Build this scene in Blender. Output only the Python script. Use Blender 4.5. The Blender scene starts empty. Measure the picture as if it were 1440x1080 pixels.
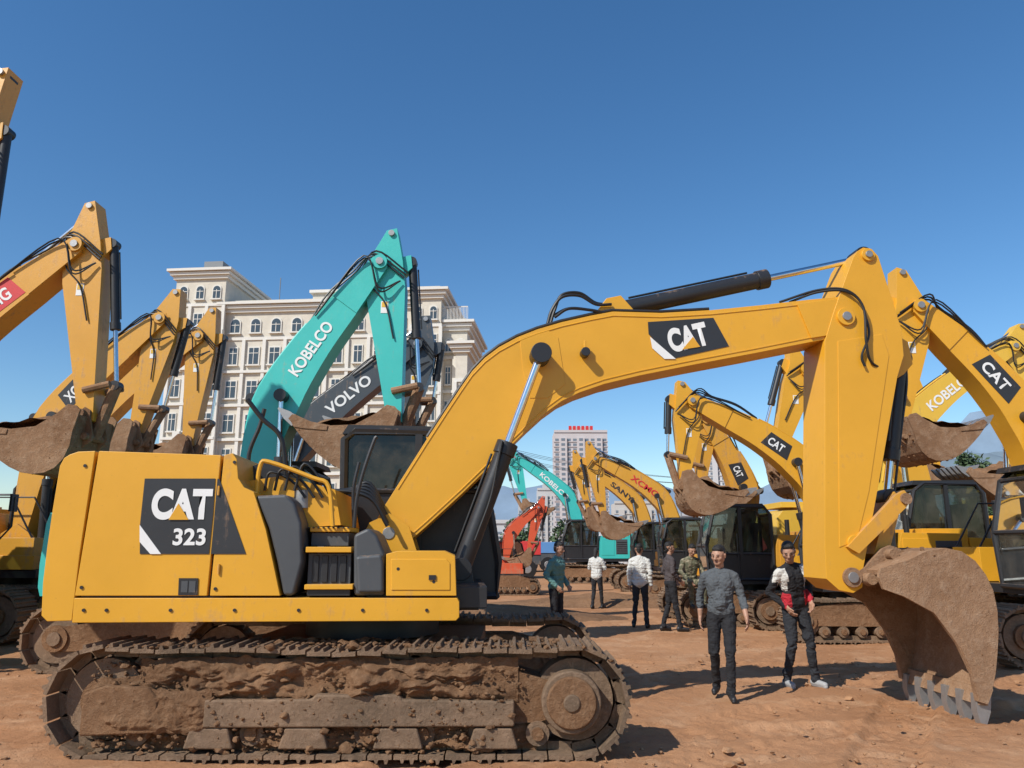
import bpy, math, random
import numpy as np
from mathutils import Vector, noise, Matrix
random.seed(4)
sc=bpy.context.scene
H=1.65; PITCH=math.radians(11.9); F=1081.0
sp,cp=math.sin(PITCH),math.cos(PITCH)
# ------------------------------------------------------------------ materials
def newmat(name):
    m=bpy.data.materials.new(name); m.use_nodes=True
    nt=m.node_tree; b=nt.nodes['Principled BSDF']; return m,nt,b
def N(nt,t,**k):
    n=nt.nodes.new(t)
    for a,v in k.items(): setattr(n,a,v)
    return n
def noise_n(nt,scale,detail=6,rough=.6,vec=None):
    n=N(nt,'ShaderNodeTexNoise'); n.inputs['Scale'].default_value=scale; n.inputs['Detail'].default_value=detail
    n.inputs['Roughness'].default_value=rough
    if vec: nt.links.new(vec,n.inputs['Vector'])
    return n
def ramp(nt,src,a,b,ca=(0,0,0,1),cb=(1,1,1,1)):
    r=N(nt,'ShaderNodeValToRGB'); r.color_ramp.elements[0].position=a; r.color_ramp.elements[1].position=b
    r.color_ramp.elements[0].color=ca; r.color_ramp.elements[1].color=cb
    nt.links.new(src,r.inputs[0]); return r
def mixc(nt,f,a,b):
    m=N(nt,'ShaderNodeMix',data_type='RGBA')
    if hasattr(f,'links'): nt.links.new(f,m.inputs[0])
    else: m.inputs[0].default_value=f
    for s,i in ((a,6),(b,7)):
        if hasattr(s,'links'): nt.links.new(s,m.inputs[i])
        else: m.inputs[i].default_value=(*s,1)
    return m.outputs[2]
def math_n(nt,op,a,b,clamp=False):
    m=N(nt,'ShaderNodeMath',operation=op,use_clamp=clamp)
    for s,i in ((a,0),(b,1)):
        if hasattr(s,'links'): nt.links.new(s,m.inputs[i])
        else: m.inputs[i].default_value=s
    return m.outputs[0]
def bump(nt,b,src,st,dist=.02):
    n=N(nt,'ShaderNodeBump'); n.inputs['Strength'].default_value=st; n.inputs['Distance'].default_value=dist
    nt.links.new(src,n.inputs['Height']); nt.links.new(n.outputs[0],b.inputs['Normal'])
MUD=(.36,.215,.12)
def paint(name,col,dirt=.5,rough=.38,low=1.22,metal=0.0):
    m,nt,b=newmat(name)
    g=N(nt,'ShaderNodeNewGeometry'); tc=N(nt,'ShaderNodeTexCoord').outputs['Object']
    sep=N(nt,'ShaderNodeSeparateXYZ'); nt.links.new(g.outputs['Position'],sep.inputs[0])
    sn=N(nt,'ShaderNodeSeparateXYZ'); nt.links.new(g.outputs['Normal'],sn.inputs[0])
    n1=noise_n(nt,1.3,8,.62,tc); n2=noise_n(nt,11,8,.7,tc)
    # streaks: noise stretched vertically
    mp=N(nt,'ShaderNodeMapping'); mp.inputs['Scale'].default_value=(14,14,1.1); nt.links.new(tc,mp.inputs[0])
    n3=noise_n(nt,1.0,5,.6,mp.outputs[0])
    s=math_n(nt,'ADD',math_n(nt,'MULTIPLY',n1.outputs[0],.55),math_n(nt,'MULTIPLY',n2.outputs[0],.45))
    s=math_n(nt,'ADD',s,math_n(nt,'MULTIPLY',math_n(nt,'SUBTRACT',n3.outputs[0],.5),.5))
    # more soil close to the ground and on upward faces
    lowf=math_n(nt,'MULTIPLY',math_n(nt,'SUBTRACT',low,sep.outputs[2],),.35,True)
    upf=math_n(nt,'MULTIPLY',math_n(nt,'SUBTRACT',sn.outputs[2],.3),.25,True)
    s=math_n(nt,'ADD',math_n(nt,'ADD',s,lowf),upf)
    t=.66-.16*dirt
    r=ramp(nt,s,t,t+.16)
    fac=math_n(nt,'MULTIPLY',r.outputs[0],min(1,.35+dirt*.55))
    fade=mixc(nt,n1.outputs[0],tuple(c*.86 for c in col),tuple(min(1,c*1.12+.012) for c in col))
    c=mixc(nt,fac,fade,MUD)
    n4=noise_n(nt,55,3,.5,mp.outputs[0]); r4=ramp(nt,n4.outputs[0],.66,.7)
    c=mixc(nt,math_n(nt,'MULTIPLY',r4.outputs[0],.28*dirt+.08),c,(.22,.13,.07))
    n5=noise_n(nt,38,4,.6,tc); r5=ramp(nt,n5.outputs[0],.69,.72)
    c=mixc(nt,math_n(nt,'MULTIPLY',r5.outputs[0],.55*dirt),c,(.12,.075,.04))
    nt.links.new(c,b.inputs['Base Color'])
    rr=math_n(nt,'ADD',math_n(nt,'MULTIPLY',fac,.45),math_n(nt,'ADD',rough-.1,math_n(nt,'MULTIPLY',n2.outputs[0],.25)),True)
    nt.links.new(rr,b.inputs['Roughness']); b.inputs['Metallic'].default_value=metal
    bump(nt,b,math_n(nt,'ADD',n2.outputs[0],math_n(nt,'MULTIPLY',fac,1.5)),.12,.01)
    return m
def soil(name,a,bc,c3,scale=1.0,bs=.7,rough=.95,dist=.03):
    m,nt,b=newmat(name); tc=N(nt,'ShaderNodeTexCoord').outputs['Object']
    n1=noise_n(nt,.35*scale,8,.6,tc); n2=noise_n(nt,4*scale,10,.72,tc); n3=noise_n(nt,30*scale,6,.7,tc)
    c=mixc(nt,ramp(nt,n1.outputs[0],.38,.62).outputs[0],a,bc)
    c=mixc(nt,math_n(nt,'MULTIPLY',ramp(nt,n2.outputs[0],.48,.72).outputs[0],.6),c,c3)
    c=mixc(nt,math_n(nt,'MULTIPLY',ramp(nt,n3.outputs[0],.35,.55,(1,1,1,1),(0,0,0,1)).outputs[0],.35),c,tuple(x*.45 for x in a))
    nt.links.new(c,b.inputs['Base Color']); b.inputs['Roughness'].default_value=rough
    b.inputs['Specular IOR Level'].default_value=.15
    h=math_n(nt,'ADD',n2.outputs[0],math_n(nt,'MULTIPLY',n3.outputs[0],.35))
    bump(nt,b,h,bs,dist); return m
def plain(name,col,rough=.6,metal=0,nz=0,ns=20):
    m,nt,b=newmat(name); tc=N(nt,'ShaderNodeTexCoord').outputs['Object']
    n=noise_n(nt,ns,6,.65,tc)
    c=mixc(nt,n.outputs[0],tuple(x*.75 for x in col),tuple(min(1,x*1.22) for x in col))
    nt.links.new(c,b.inputs['Base Color']); b.inputs['Roughness'].default_value=rough; b.inputs['Metallic'].default_value=metal
    if nz: bump(nt,b,n.outputs[0],nz,.02)
    return m
YEL=(.70,.345,.018)
M_Y=paint('yellow_paint',YEL,.38)
M_Y2=paint('yellow_paint_worn',(.64,.31,.03),.85)
M_Y3=paint('yellow_paint_pale',(.72,.44,.045),.6)
M_YX=paint('orange_yellow_paint',(.66,.32,.03),.75)
M_TEAL=paint('teal_paint',(.045,.48,.43),.35)
M_GREY=paint('dark_grey_paint',(.055,.065,.075),.6)
M_RED=paint('orange_red_paint',(.62,.09,.03),.4)
M_BLK=paint('black_paint',(.015,.015,.017),.22,.4,.9)
M_DGR=paint('charcoal_panel',(.06,.065,.07),.35,.5,1.1)
M_DEC=paint('decal_black',(.022,.023,.026),.42,.4,0)
M_WHT=paint('decal_white',(.78,.78,.76),.2,.45,0)
M_REDL=plain('decal_red',(.6,.03,.03),.5)
M_BUCK=soil('muddy_bucket_steel',(.36,.215,.125),(.22,.12,.065),(.48,.34,.23),2.2,.9)
M_MUD=soil('caked_mud',(.32,.175,.092),(.20,.108,.057),(.43,.27,.16),3,1.0,dist=.05)
M_TRK=soil('muddy_track_steel',(.27,.175,.11),(.15,.105,.07),(.40,.27,.18),3.5,.8,.8)
M_STEEL=plain('bare_steel',(.35,.34,.33),.45,.6,.1)
M_CHR=plain('chrome_rod',(.75,.75,.76),.16,1.0)
M_RUB=plain('black_rubber',(.012,.012,.012),.45)
M_SEAT=plain('seat_fabric',(.03,.03,.035),.9)
def glass(name,tint):
    m,nt,b=newmat(name)
    tr=N(nt,'ShaderNodeBsdfTransparent'); tr.inputs[0].default_value=(*tint,1)
    gl=N(nt,'ShaderNodeBsdfGlossy'); gl.inputs['Roughness'].default_value=.03; gl.inputs[0].default_value=(.8,.85,.85,1)
    df=N(nt,'ShaderNodeBsdfDiffuse'); df.inputs[0].default_value=(.30,.26,.2,1)
    fr=N(nt,'ShaderNodeFresnel'); fr.inputs[0].default_value=1.55
    mx=N(nt,'ShaderNodeMixShader'); nt.links.new(fr.outputs[0],mx.inputs[0]); nt.links.new(tr.outputs[0],mx.inputs[1]); nt.links.new(gl.outputs[0],mx.inputs[2])
    tc=N(nt,'ShaderNodeTexCoord').outputs['Object']; n=noise_n(nt,3,6,.7,tc); r=ramp(nt,n.outputs[0],.4,.75,(0.02,.02,.02,1),(.20,.20,.20,1))
    m2=N(nt,'ShaderNodeMixShader'); nt.links.new(r.outputs[0],m2.inputs[0]); nt.links.new(mx.outputs[0],m2.inputs[1]); nt.links.new(df.outputs[0],m2.inputs[2])
    nt.links.new(m2.outputs[0],nt.nodes['Material Output'].inputs[0]); return m
M_GLS=glass('tinted_glass',(.35,.42,.40)); M_GLD=glass('dark_tinted_glass',(.06,.07,.07))
# ------------------------------------------------------------------ mesh builder
class MB:
    def __init__(s,T=None): s.v=[];s.f=[];s.m=[];s.mats=[];s.T=T
    def add(s,vs,fs,mat):
        if mat not in s.mats: s.mats.append(mat)
        k=s.mats.index(mat); o=len(s.v)
        for p in vs: s.v.append(s.T(p) if s.T else tuple(p))
        for f in fs: s.f.append([i+o for i in f]); s.m.append(k)
    def prism(s,pts,y0,y1,mat):
        n=len(pts); vs=[(x,y0,z) for x,z in pts]+[(x,y1,z) for x,z in pts]
        fs=[list(range(n))[::-1],list(range(n,2*n))]+[[i,(i+1)%n,n+(i+1)%n,n+i] for i in range(n)]
        s.add(vs,fs,mat)
    def box(s,x0,x1,y0,y1,z0,z1,mat): s.prism([(x0,z0),(x1,z0),(x1,z1),(x0,z1)],y0,y1,mat)
    def cyl(s,a,b,r0,r1=None,mat=None,n=16):
        r1=r0 if r1 is None else r1
        a=Vector(a);b=Vector(b);d=(b-a).normalized()
        u=d.orthogonal().normalized(); w=d.cross(u)
        vs=[];
        for c,r in((a,r0),(b,r1)):
            for i in range(n):
                t=2*math.pi*i/n; vs.append(c+u*(r*math.cos(t))+w*(r*math.sin(t)))
        fs=[list(range(n))[::-1],list(range(n,2*n))]+[[i,(i+1)%n,n+(i+1)%n,n+i] for i in range(n)]
        s.add(vs,fs,mat)
    def tube(s,path,r,mat,n=8):
        path=[Vector(p) for p in path]; vs=[];fs=[]
        prev=None
        for i,p in enumerate(path):
            d=(path[min(i+1,len(path)-1)]-path[max(i-1,0)]).normalized()
            if prev is None: u=d.orthogonal().normalized()
            else:
                u=(prev-d*prev.dot(d)); u=u.normalized() if u.length>1e-5 else d.orthogonal().normalized()
            prev=u; w=d.cross(u)
            for k in range(n):
                t=2*math.pi*k/n; vs.append(p+u*(r*math.cos(t))+w*(r*math.sin(t)))
        for i in range(len(path)-1):
            for k in range(n): fs.append([i*n+k,i*n+(k+1)%n,(i+1)*n+(k+1)%n,(i+1)*n+k])
        fs.append(list(range(n))[::-1]); fs.append(list(range((len(path)-1)*n,len(path)*n)))
        s.add(vs,fs,mat)
    def obj(s,name,parent=None,bevel=0,smooth=35):
        me=bpy.data.meshes.new(name); me.from_pydata(s.v,[],s.f); 
        for m in s.mats: me.materials.append(m)
        me.polygons.foreach_set('material_index',s.m); me.update()
        import bmesh
        bm=bmesh.new(); bm.from_mesh(me); bmesh.ops.recalc_face_normals(bm,faces=bm.faces); bm.to_mesh(me); bm.free()
        if smooth:
            me.polygons.foreach_set('use_smooth',[True]*len(me.polygons)); me.set_sharp_from_angle(angle=math.radians(smooth))
        o=bpy.data.objects.new(name,me); sc.collection.objects.link(o)
        if parent: o.parent=parent
        if bevel:
            b=o.modifiers.new('bevel','BEVEL'); b.width=bevel; b.segments=2; b.limit_method='ANGLE'; b.angle_limit=math.radians(35); b.harden_normals=True
        return o
def curve(pts,n=8):
    """Catmull-Rom through points (2D or 3D)"""
    P=[Vector(p) for p in pts]; P=[P[0]*2-P[1]]+P+[P[-1]*2-P[-2]]; out=[]
    for i in range(1,len(P)-2):
        for k in range(n):
            t=k/n; a,b,c,d=P[i-1],P[i],P[i+1],P[i+2]
            out.append(.5*((2*b)+(c-a)*t+(2*a-5*b+4*c-d)*t*t+(3*b-a-3*c+d)*t**3))
    out.append(P[-2]); return out
class Frame:
    """Machine-centred frame; loc() converts a bearing measured from the photo to metres in the
    machine's own vertical longitudinal plane."""
    def __init__(s,name,x,y,yaw=0):
        s.P=(x,y); s.yaw=math.radians(yaw)
        s.e=bpy.data.objects.new(name,None); sc.collection.objects.link(s.e); s.e.location=(x,y,0); s.e.rotation_euler[2]=s.yaw
        s.e.empty_display_size=.3
    def loc(s,u,v,yo=0):
        a=(u-720)/F; b=(540-v)/F; r=(a,cp-b*sp,sp+b*cp)
        n=(-math.sin(s.yaw),math.cos(s.yaw)); d=(math.cos(s.yaw),math.sin(s.yaw))
        t=(yo+s.P[0]*n[0]+s.P[1]*n[1])/(r[0]*n[0]+r[1]*n[1])
        return ((t*r[0]-s.P[0])*d[0]+(t*r[1]-s.P[1])*d[1], H+t*r[2])
def text(parent,txt,p0,p1,h,y,mat,bold=.025,shear=0,name='lettering'):
    cu=bpy.data.curves.new('t','FONT'); cu.body=txt; cu.offset=bold; cu.shear=shear; cu.space_character=1.02
    o=bpy.data.objects.new('t',cu); sc.collection.objects.link(o)
    bpy.context.view_layer.update()
    me=bpy.data.meshes.new_from_object(o.evaluated_get(bpy.context.evaluated_depsgraph_get()))
    bpy.data.objects.remove(o)
    xs=[v.co.x for v in me.vertices]; ys=[v.co.y for v in me.vertices]
    x0,x1,y0,y1=min(xs),max(xs),min(ys),max(ys)
    d=Vector((p1[0]-p0[0],p1[1]-p0[1])); n=Vector((-d.y,d.x)).normalized()
    for v in me.vertices:
        q=Vector(p0)+d*((v.co.x-x0)/(x1-x0))+n*(h*(v.co.y-y0)/(y1-y0)); v.co=(q.x,y,q.y)
    me.materials.clear(); me.materials.append(mat)
    ob=bpy.data.objects.new(name,me); sc.collection.objects.link(ob); ob.parent=parent; return ob
ICO=[(0,0,1),(.89,0,.45),(.28,.85,.45),(-.72,.53,.45),(-.72,-.53,.45),(.28,-.85,.45),(.72,.53,-.45),(-.28,.85,-.45),(-.89,0,-.45),(-.28,-.85,-.45),(.72,-.53,-.45),(0,0,-1)]
ICF=[(0,1,2),(0,2,3),(0,3,4),(0,4,5),(0,5,1),(1,6,2),(2,7,3),(3,8,4),(4,9,5),(5,10,1),(6,7,2),(7,8,3),(8,9,4),(9,10,5),(10,6,1),(11,7,6),(11,8,7),(11,9,8),(11,10,9),(11,6,10)]
def clod(mb,x,y,z,s,r,M,fl=.7):
    mb.add([(x+a*s*r.uniform(.6,1.5),y+b*s*r.uniform(.6,1.4),z+c*s*fl*r.uniform(.6,1.3)) for a,b,c in ICO],ICF,M)
# ------------------------------------------------------------------ excavator pieces
def track(mb,xc,L,y0,y1,hh=.92,mud=True,n=46,seed=0):
    R=hh/2-.03; S=L-2*R; zc=hh/2; per=2*S+2*math.pi*R
    rnd=random.Random(seed)
    def at(s):
        s%=per
        if s<S: return xc-S/2+s,zc-R,(1,0)
        s-=S
        if s<math.pi*R: a=-math.pi/2+s/R; return xc+S/2+R*math.cos(a),zc+R*math.sin(a),(-math.sin(a),math.cos(a))
        s-=math.pi*R
        if s<S:
            sag=-.035*math.sin(math.pi*s/S)-.014*math.sin(5*math.pi*s/S)
            return xc+S/2-s,zc+R+sag,(-1,0)
        s-=S; a=math.pi/2+s/R; return xc-S/2+R*math.cos(a),zc+R*math.sin(a),(-math.sin(a),math.cos(a))
    pl=per/n*.93/2
    for i in range(n):
        x,z,(tx,tz)=at(i*per/n+.03); j=rnd.uniform(-.05,.05); tx,tz=tx-tz*j,tz+tx*j; nx,nz=tz,-tx
        def q(a,b): return (x+tx*a+nx*b,z+tz*a+nz*b)
        dy=rnd.uniform(-.006,.006)
        mb.prism([q(-pl,-.012),q(pl,-.012),q(pl,.02),q(pl*.72,.02),q(pl*.62,.052),q(pl*.42,.052),q(pl*.34,.02),q(-.1*pl,.02),q(-.2*pl,.045),q(-.36*pl,.045),q(-.45*pl,.02),q(-pl,.02)],y0+dy,y1+dy,M_TRK)
        ym=(y0+y1)/2
        mb.prism([q(-pl*1.05,-.075),q(pl*1.05,-.075),q(pl*1.05,-.012),q(-pl*1.05,-.012)],ym-.12,ym+.12,M_TRK)
        for k in range(3):
            cx,cz=q(rnd.uniform(-pl,pl),.02); clod(mb,cx,rnd.uniform(y0,y1),cz,rnd.uniform(.01,.03),rnd,M_MUD,.5)
    ym=(y0+y1)/2
    for sx in(-1,1):
        c=xc+sx*S/2
        mb.cyl((c,ym-.16,zc),(c,ym+.16,zc),R-.09,None,M_TRK,28)
        mb.cyl((c,ym-.22,zc),(c,ym+.22,zc),.17,None,M_MUD,20)
        mb.cyl((c,ym-.25,zc),(c,ym+.25,zc),.09,None,M_TRK,14)
        if sx<0:
            for k in range(20):
                a=k*math.tau/20; mb.cyl((c+(R-.08)*math.cos(a),ym-.05,zc+(R-.08)*math.sin(a)),(c+(R-.02)*math.cos(a),ym-.05,zc+(R-.02)*math.sin(a)),.035,.02,M_TRK,6)
    for k in range(8):
        c=xc-S/2+.3+k*(S-.6)/7
        mb.cyl((c,ym-.2,.18),(c,ym+.2,.18),.095,None,M_TRK,14); mb.cyl((c,ym-.23,.18),(c,ym+.23,.18),.05,None,M_MUD,10)
    for c in(-.5,.6): mb.cyl((xc+c,ym-.12,hh-.17),(xc+c,ym+.12,hh-.17),.07,None,M_TRK,12)
    mb.prism([(xc-S/2+.05,.28),(xc-S/2-.02,.58),(xc-S/2+.6,.66),(xc+S/2-.5,.66),(xc+S/2-.1,.55),(xc+S/2-.08,.33),(xc+S/2-.3,.26)],ym-.19,ym+.19,M_MUD)
def lump_wall(name,parent,x0,x1,z0,z1,y,amp,mat,nx=190,nz=48,seed=0):
    vs=[];fs=[]
    for j in range(nz+1):
        for i in range(nx+1):
            a=i/nx;b=j/nz; x=x0+(x1-x0)*a; z=z0+(z1-z0)*b
            f=min(1,min(a,1-a)*10)*min(1,b*5,(1-b)*4)
            d=noise.fractal(Vector((x*3.4+seed,z*6,seed)),.85,2.1,6)*.8+.42+.4*noise.noise(Vector((x*1.3,z*2,seed+7)))
            d=max(0,d)*amp*f
            vs.append((x,y-d,z+noise.noise(Vector((x*3,seed,b*2)))*.05+noise.noise(Vector((x*11,seed,b*2)))*.03))
    for j in range(nz):
        for i in range(nx): k=j*(nx+1)+i; fs.append([k,k+1,k+nx+2,k+nx+1])
    mb=MB(); mb.add(vs,fs,mat); return mb.obj(name,parent,0,70)
BK=[(.30,.30),(.52,.43),(.78,.50),(1.0,.48),(1.18,.38),(1.32,.22),(1.42,.03),(1.47,-.22),(1.48,-.48),(1.46,-.75),(1.43,-1.0),(1.38,-1.22),(1.31,-1.40)]
def bucket(mb,hinge,ang,size,w,flip=False,fill=False,mat=None):
    mat=mat or M_BUCK
    base=math.atan2(-1.4,1.31)
    rot=(ang-base) if not flip else (math.pi-ang-base)
    c,s_=math.cos(rot),math.sin(rot)
    def q(p):
        x,z=p[0]*size,p[1]*size; X=x*c-z*s_; Z=x*s_+z*c
        if flip: X=-X
        return (hinge[0]+X,hinge[1]+Z)
    side=[(-.12,.02),(-.1,.14),(.1,.22)]+BK+[(1.2,-1.36),(1.10,-1.02),(.92,-.68),(.62,-.34),(.22,-.18),(-.05,-.12)]
    for sy in(-1,1):
        mb.prism([q(p) for p in side],sy*w/2-.02,sy*w/2+.02,mat)
    inner=[(p[0]*.955+.012,p[1]*.955-.01) for p in BK]
    sh=[(0.0,.12)]+BK; inn=[(.02,.06)]+inner
    for i in range(len(sh)-1):
        mb.prism([q(sh[i]),q(sh[i+1]),q(inn[i+1]),q(inn[i])],-w/2+.02,w/2-.02,mat)
    for sy in(-1,1):
        mb.prism([q(p) for p in [(1.31,-1.38),(1.38,-1.2),(1.30,-1.06),(1.04,-.68),(.96,-.72),(1.12,-1.04),(1.19,-1.36)]],sy*w/2-.035,sy*w/2+.035,mat)
    mb.prism([q(p) for p in [(1.37,-1.2),(1.33,-1.40),(1.22,-1.40),(1.27,-1.2)]],-w/2-.01,w/2+.01,mat)
    nt_=6
    for k in range(nt_):
        y=-w/2+.06+(w-.12)*k/(nt_-1)
        mb.prism([q(p) for p in [(1.40,-1.26),(1.39,-1.48),(1.32,-1.70),(1.285,-1.70),(1.21,-1.48),(1.20,-1.28)]],y-.045,y+.045,M_STEEL)
    for yy in(-.24,.24):
        yy*=w/1.2
        mb.prism([q(p) for p in [(-.12,-.05),(-.13,.08),(-.02,.16),(.2,.42),(.32,.48),(.42,.46),(.6,.40),(.3,.1),(.05,-.1)]],yy-.025,yy+.025,mat)
    a=q((0,0)); b=q((.30,.36))
    mb.cyl((a[0],-.3*w,a[1]),(a[0],.3*w,a[1]),.08*size,None,M_BUCK,14)
    mb.cyl((b[0],-.3*w,b[1]),(b[0],.3*w,b[1]),.07*size,None,M_BUCK,14)
    rr=random.Random(int(abs(hinge[0])*100))
    for k in range(90):
        t=rr.random()*(len(BK)-1); i=int(t); p=sub(BK[i],BK[i+1],t-i); X=q(p); clod(mb,X[0],rr.uniform(-w/2,w/2),X[1],rr.uniform(.01,.03),rr,M_MUD,.8)
    for k in range(26):
        t=rr.random()*(len(BK)-1); i=int(t); p=sub(BK[i],BK[i+1],t-i); p=sub(p,(.85,-.1),rr.random()*.5); X=q(p); clod(mb,X[0],-w/2-.012,X[1],rr.uniform(.006,.018),rr,M_MUD,.8)
    if fill:
        vs=[];fs=[];nn=16
        for i in range(nn+1):
            for j in range(nn+1):
                t=i/nn; y=(-w/2+.03)+(w-.06)*j/nn
                px=.12+(1.22-.12)*t; pz=-.22+(-1.28+.22)*t
                hgt=.10*math.sin(math.pi*t)*math.sin(math.pi*j/nn)-.12+.12*noise.noise(Vector((t*5,y*4,hinge[0])))
                X=q((px-.7*hgt,pz-.7*hgt)); vs.append((X[0],y,X[1]))
        for i in range(nn):
            for j in range(nn): k=i*(nn+1)+j; fs.append([k,k+1,k+nn+2,k+nn+1])
        mb.add(vs,fs,M_MUD)
    return b
def ram(mb,a,b,frac,y,r,rr,n=16):
    A=Vector((a[0],y,a[1]));B=Vector((b[0],y,b[1])); C=A.lerp(B,frac)
    mb.cyl(A,C,r,None,M_BLK,n); mb.cyl(C-(B-A).normalized()*.10,C+(B-A).normalized()*.03,r*1.18,None,M_BLK,n)
    mb.cyl(C,B,rr,None,M_CHR,n)
    for P in(A,B): mb.cyl(P-Vector((0,r*1.2,0)),P+Vector((0,r*1.2,0)),r*1.15,None,M_BLK,n)
    nrm=(B-A).normalized().cross(Vector((0,1,0))); 
    if nrm.z<0: nrm=-nrm
    mb.tube([A.lerp(C,.1)+nrm*(r+.02),A.lerp(C,.9)+nrm*(r+.02)],.014,M_RUB,6)
def cab(mbf,mbg,prof,y0,y1,low_i,zlow,post=None,G=None):
    """prof: closed list (x,z) going rear-bottom, up, over roof, down the front"""
    G=G or M_GLS
    n=len(prof)
    for y in(y0,y1):
        mbf.tube([(p[0],y,p[1]) for p in prof]+[(prof[0][0],y,prof[0][1])],.045,M_BLK,6)
    for p in prof: mbf.tube([(p[0],y0,p[1]),(p[0],y1,p[1])],.04,M_BLK,6)
    xs=[p[0] for p in prof]; x0,x1=min(xs),max(xs); zs=[p[1] for p in prof]; z0,z1=min(zs),max(zs)
    def clip(keep_low):
        out=[]
        for i in range(n):
            a=prof[i];b=prof[(i+1)%n]
            ia=(a[1]<=zlow)==keep_low; ib=(b[1]<=zlow)==keep_low
            if ia: out.append(a)
            if ia!=ib: t=(zlow-a[1])/(b[1]-a[1]); out.append((a[0]+(b[0]-a[0])*t,zlow))
        return out
    lowp=clip(True); hip=clip(False)
    ins=(y1-y0)*.03
    for y in(y0+ins,y1-ins):
        mbf.prism(lowp,y-.02,y+.02,M_BLK)
        mbg.add([(p[0],y,p[1]) for p in hip],[list(range(len(hip)))],G)
    for i in range(n):
        a=prof[i];b=prof[(i+1)%n]
        steep=abs(b[1]-a[1])>abs(b[0]-a[0])*.7
        m_=G if steep and (a[1]+b[1])/2>zlow-.6*(z1-z0)*.3 else M_BLK
        (mbg if m_ is G else mbf).add([(a[0],y0+.03,a[1]),(b[0],y0+.03,b[1]),(b[0],y1-.03,b[1]),(a[0],y1-.03,a[1])],[[0,1,2,3]],m_)
    rt=[p for p in prof if p[1]>z1-.1*(z1-z0)]
    mbf.prism([(min(p[0] for p in rt)-.02,z1-.05),(max(p[0] for p in rt)+.04,z1-.05),(max(p[0] for p in rt),z1+.04),(min(p[0] for p in rt)+.04,z1+.05)],y0-.03,y1+.03,M_BLK)
    px=x0+(x1-x0)*(post or .48)
    for y in(y0,y1):
        mbf.box(px-.04,px+.04,y-.03,y+.03,z0,z1-.02,M_BLK)
        mbf.tube([(x0,y,zlow),(x1-.05,y,zlow)],.03,M_BLK,6)
        mbf.tube([(px+.1,y-.05 if y==y0 else y+.05,zlow-.1),(px+.1,y-.05 if y==y0 else y+.05,zlow+.5)],.014,M_BLK,6)
    ym=(y0+y1)/2; sx=x0+(x1-x0)*.35
    mbf.prism([(sx-.22,z0+.55),(sx+.28,z0+.55),(sx+.28,z0+.68),(sx-.1,z0+.70),(sx-.22,z0+1.4),(sx-.34,z0+1.4)],ym-.24,ym+.24,M_SEAT)
    mbf.box(sx-.2,sx+.2,ym-.2,ym+.2,z0+.05,z0+.55,M_SEAT)
    mbf.box(sx+.35,sx+.5,ym-.1,ym+.15,z0+.1,z0+.75,M_SEAT)
def boom_outline(f,t,bend,s,h):
    f=Vector(f);t=Vector(t); d=t-f; L=d.length; e=d/L; n=Vector((-e.y,e.x)); 
    if n.x*h>0: n=-n        # upper/back side of boom
    pts=[f,f+d*.22+n*L*bend*.62,f+d*.42+n*L*bend,f+d*.62+n*L*bend*.86,f+d*.82+n*L*bend*.45,t]
    c=curve(pts,5); m=len(c)-1
    up=[];dn=[]
    for i,p in enumerate(c):
        a=i/m; k=np.interp(a,[0,.1,.42,.8,1],[.13,.20,.37,.25,.15])*s
        tg=(c[min(i+1,m)]-c[max(i-1,0)]).normalized(); nn=Vector((-tg.y,tg.x)); 
        if nn.dot(n)<0: nn=-nn
        up.append(p+nn*k); dn.append(p-nn*k)
    return c,up,dn,n
def sub(a,b,t): return (a[0]+(b[0]-a[0])*t,a[1]+(b[1]-a[1])*t)
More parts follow.
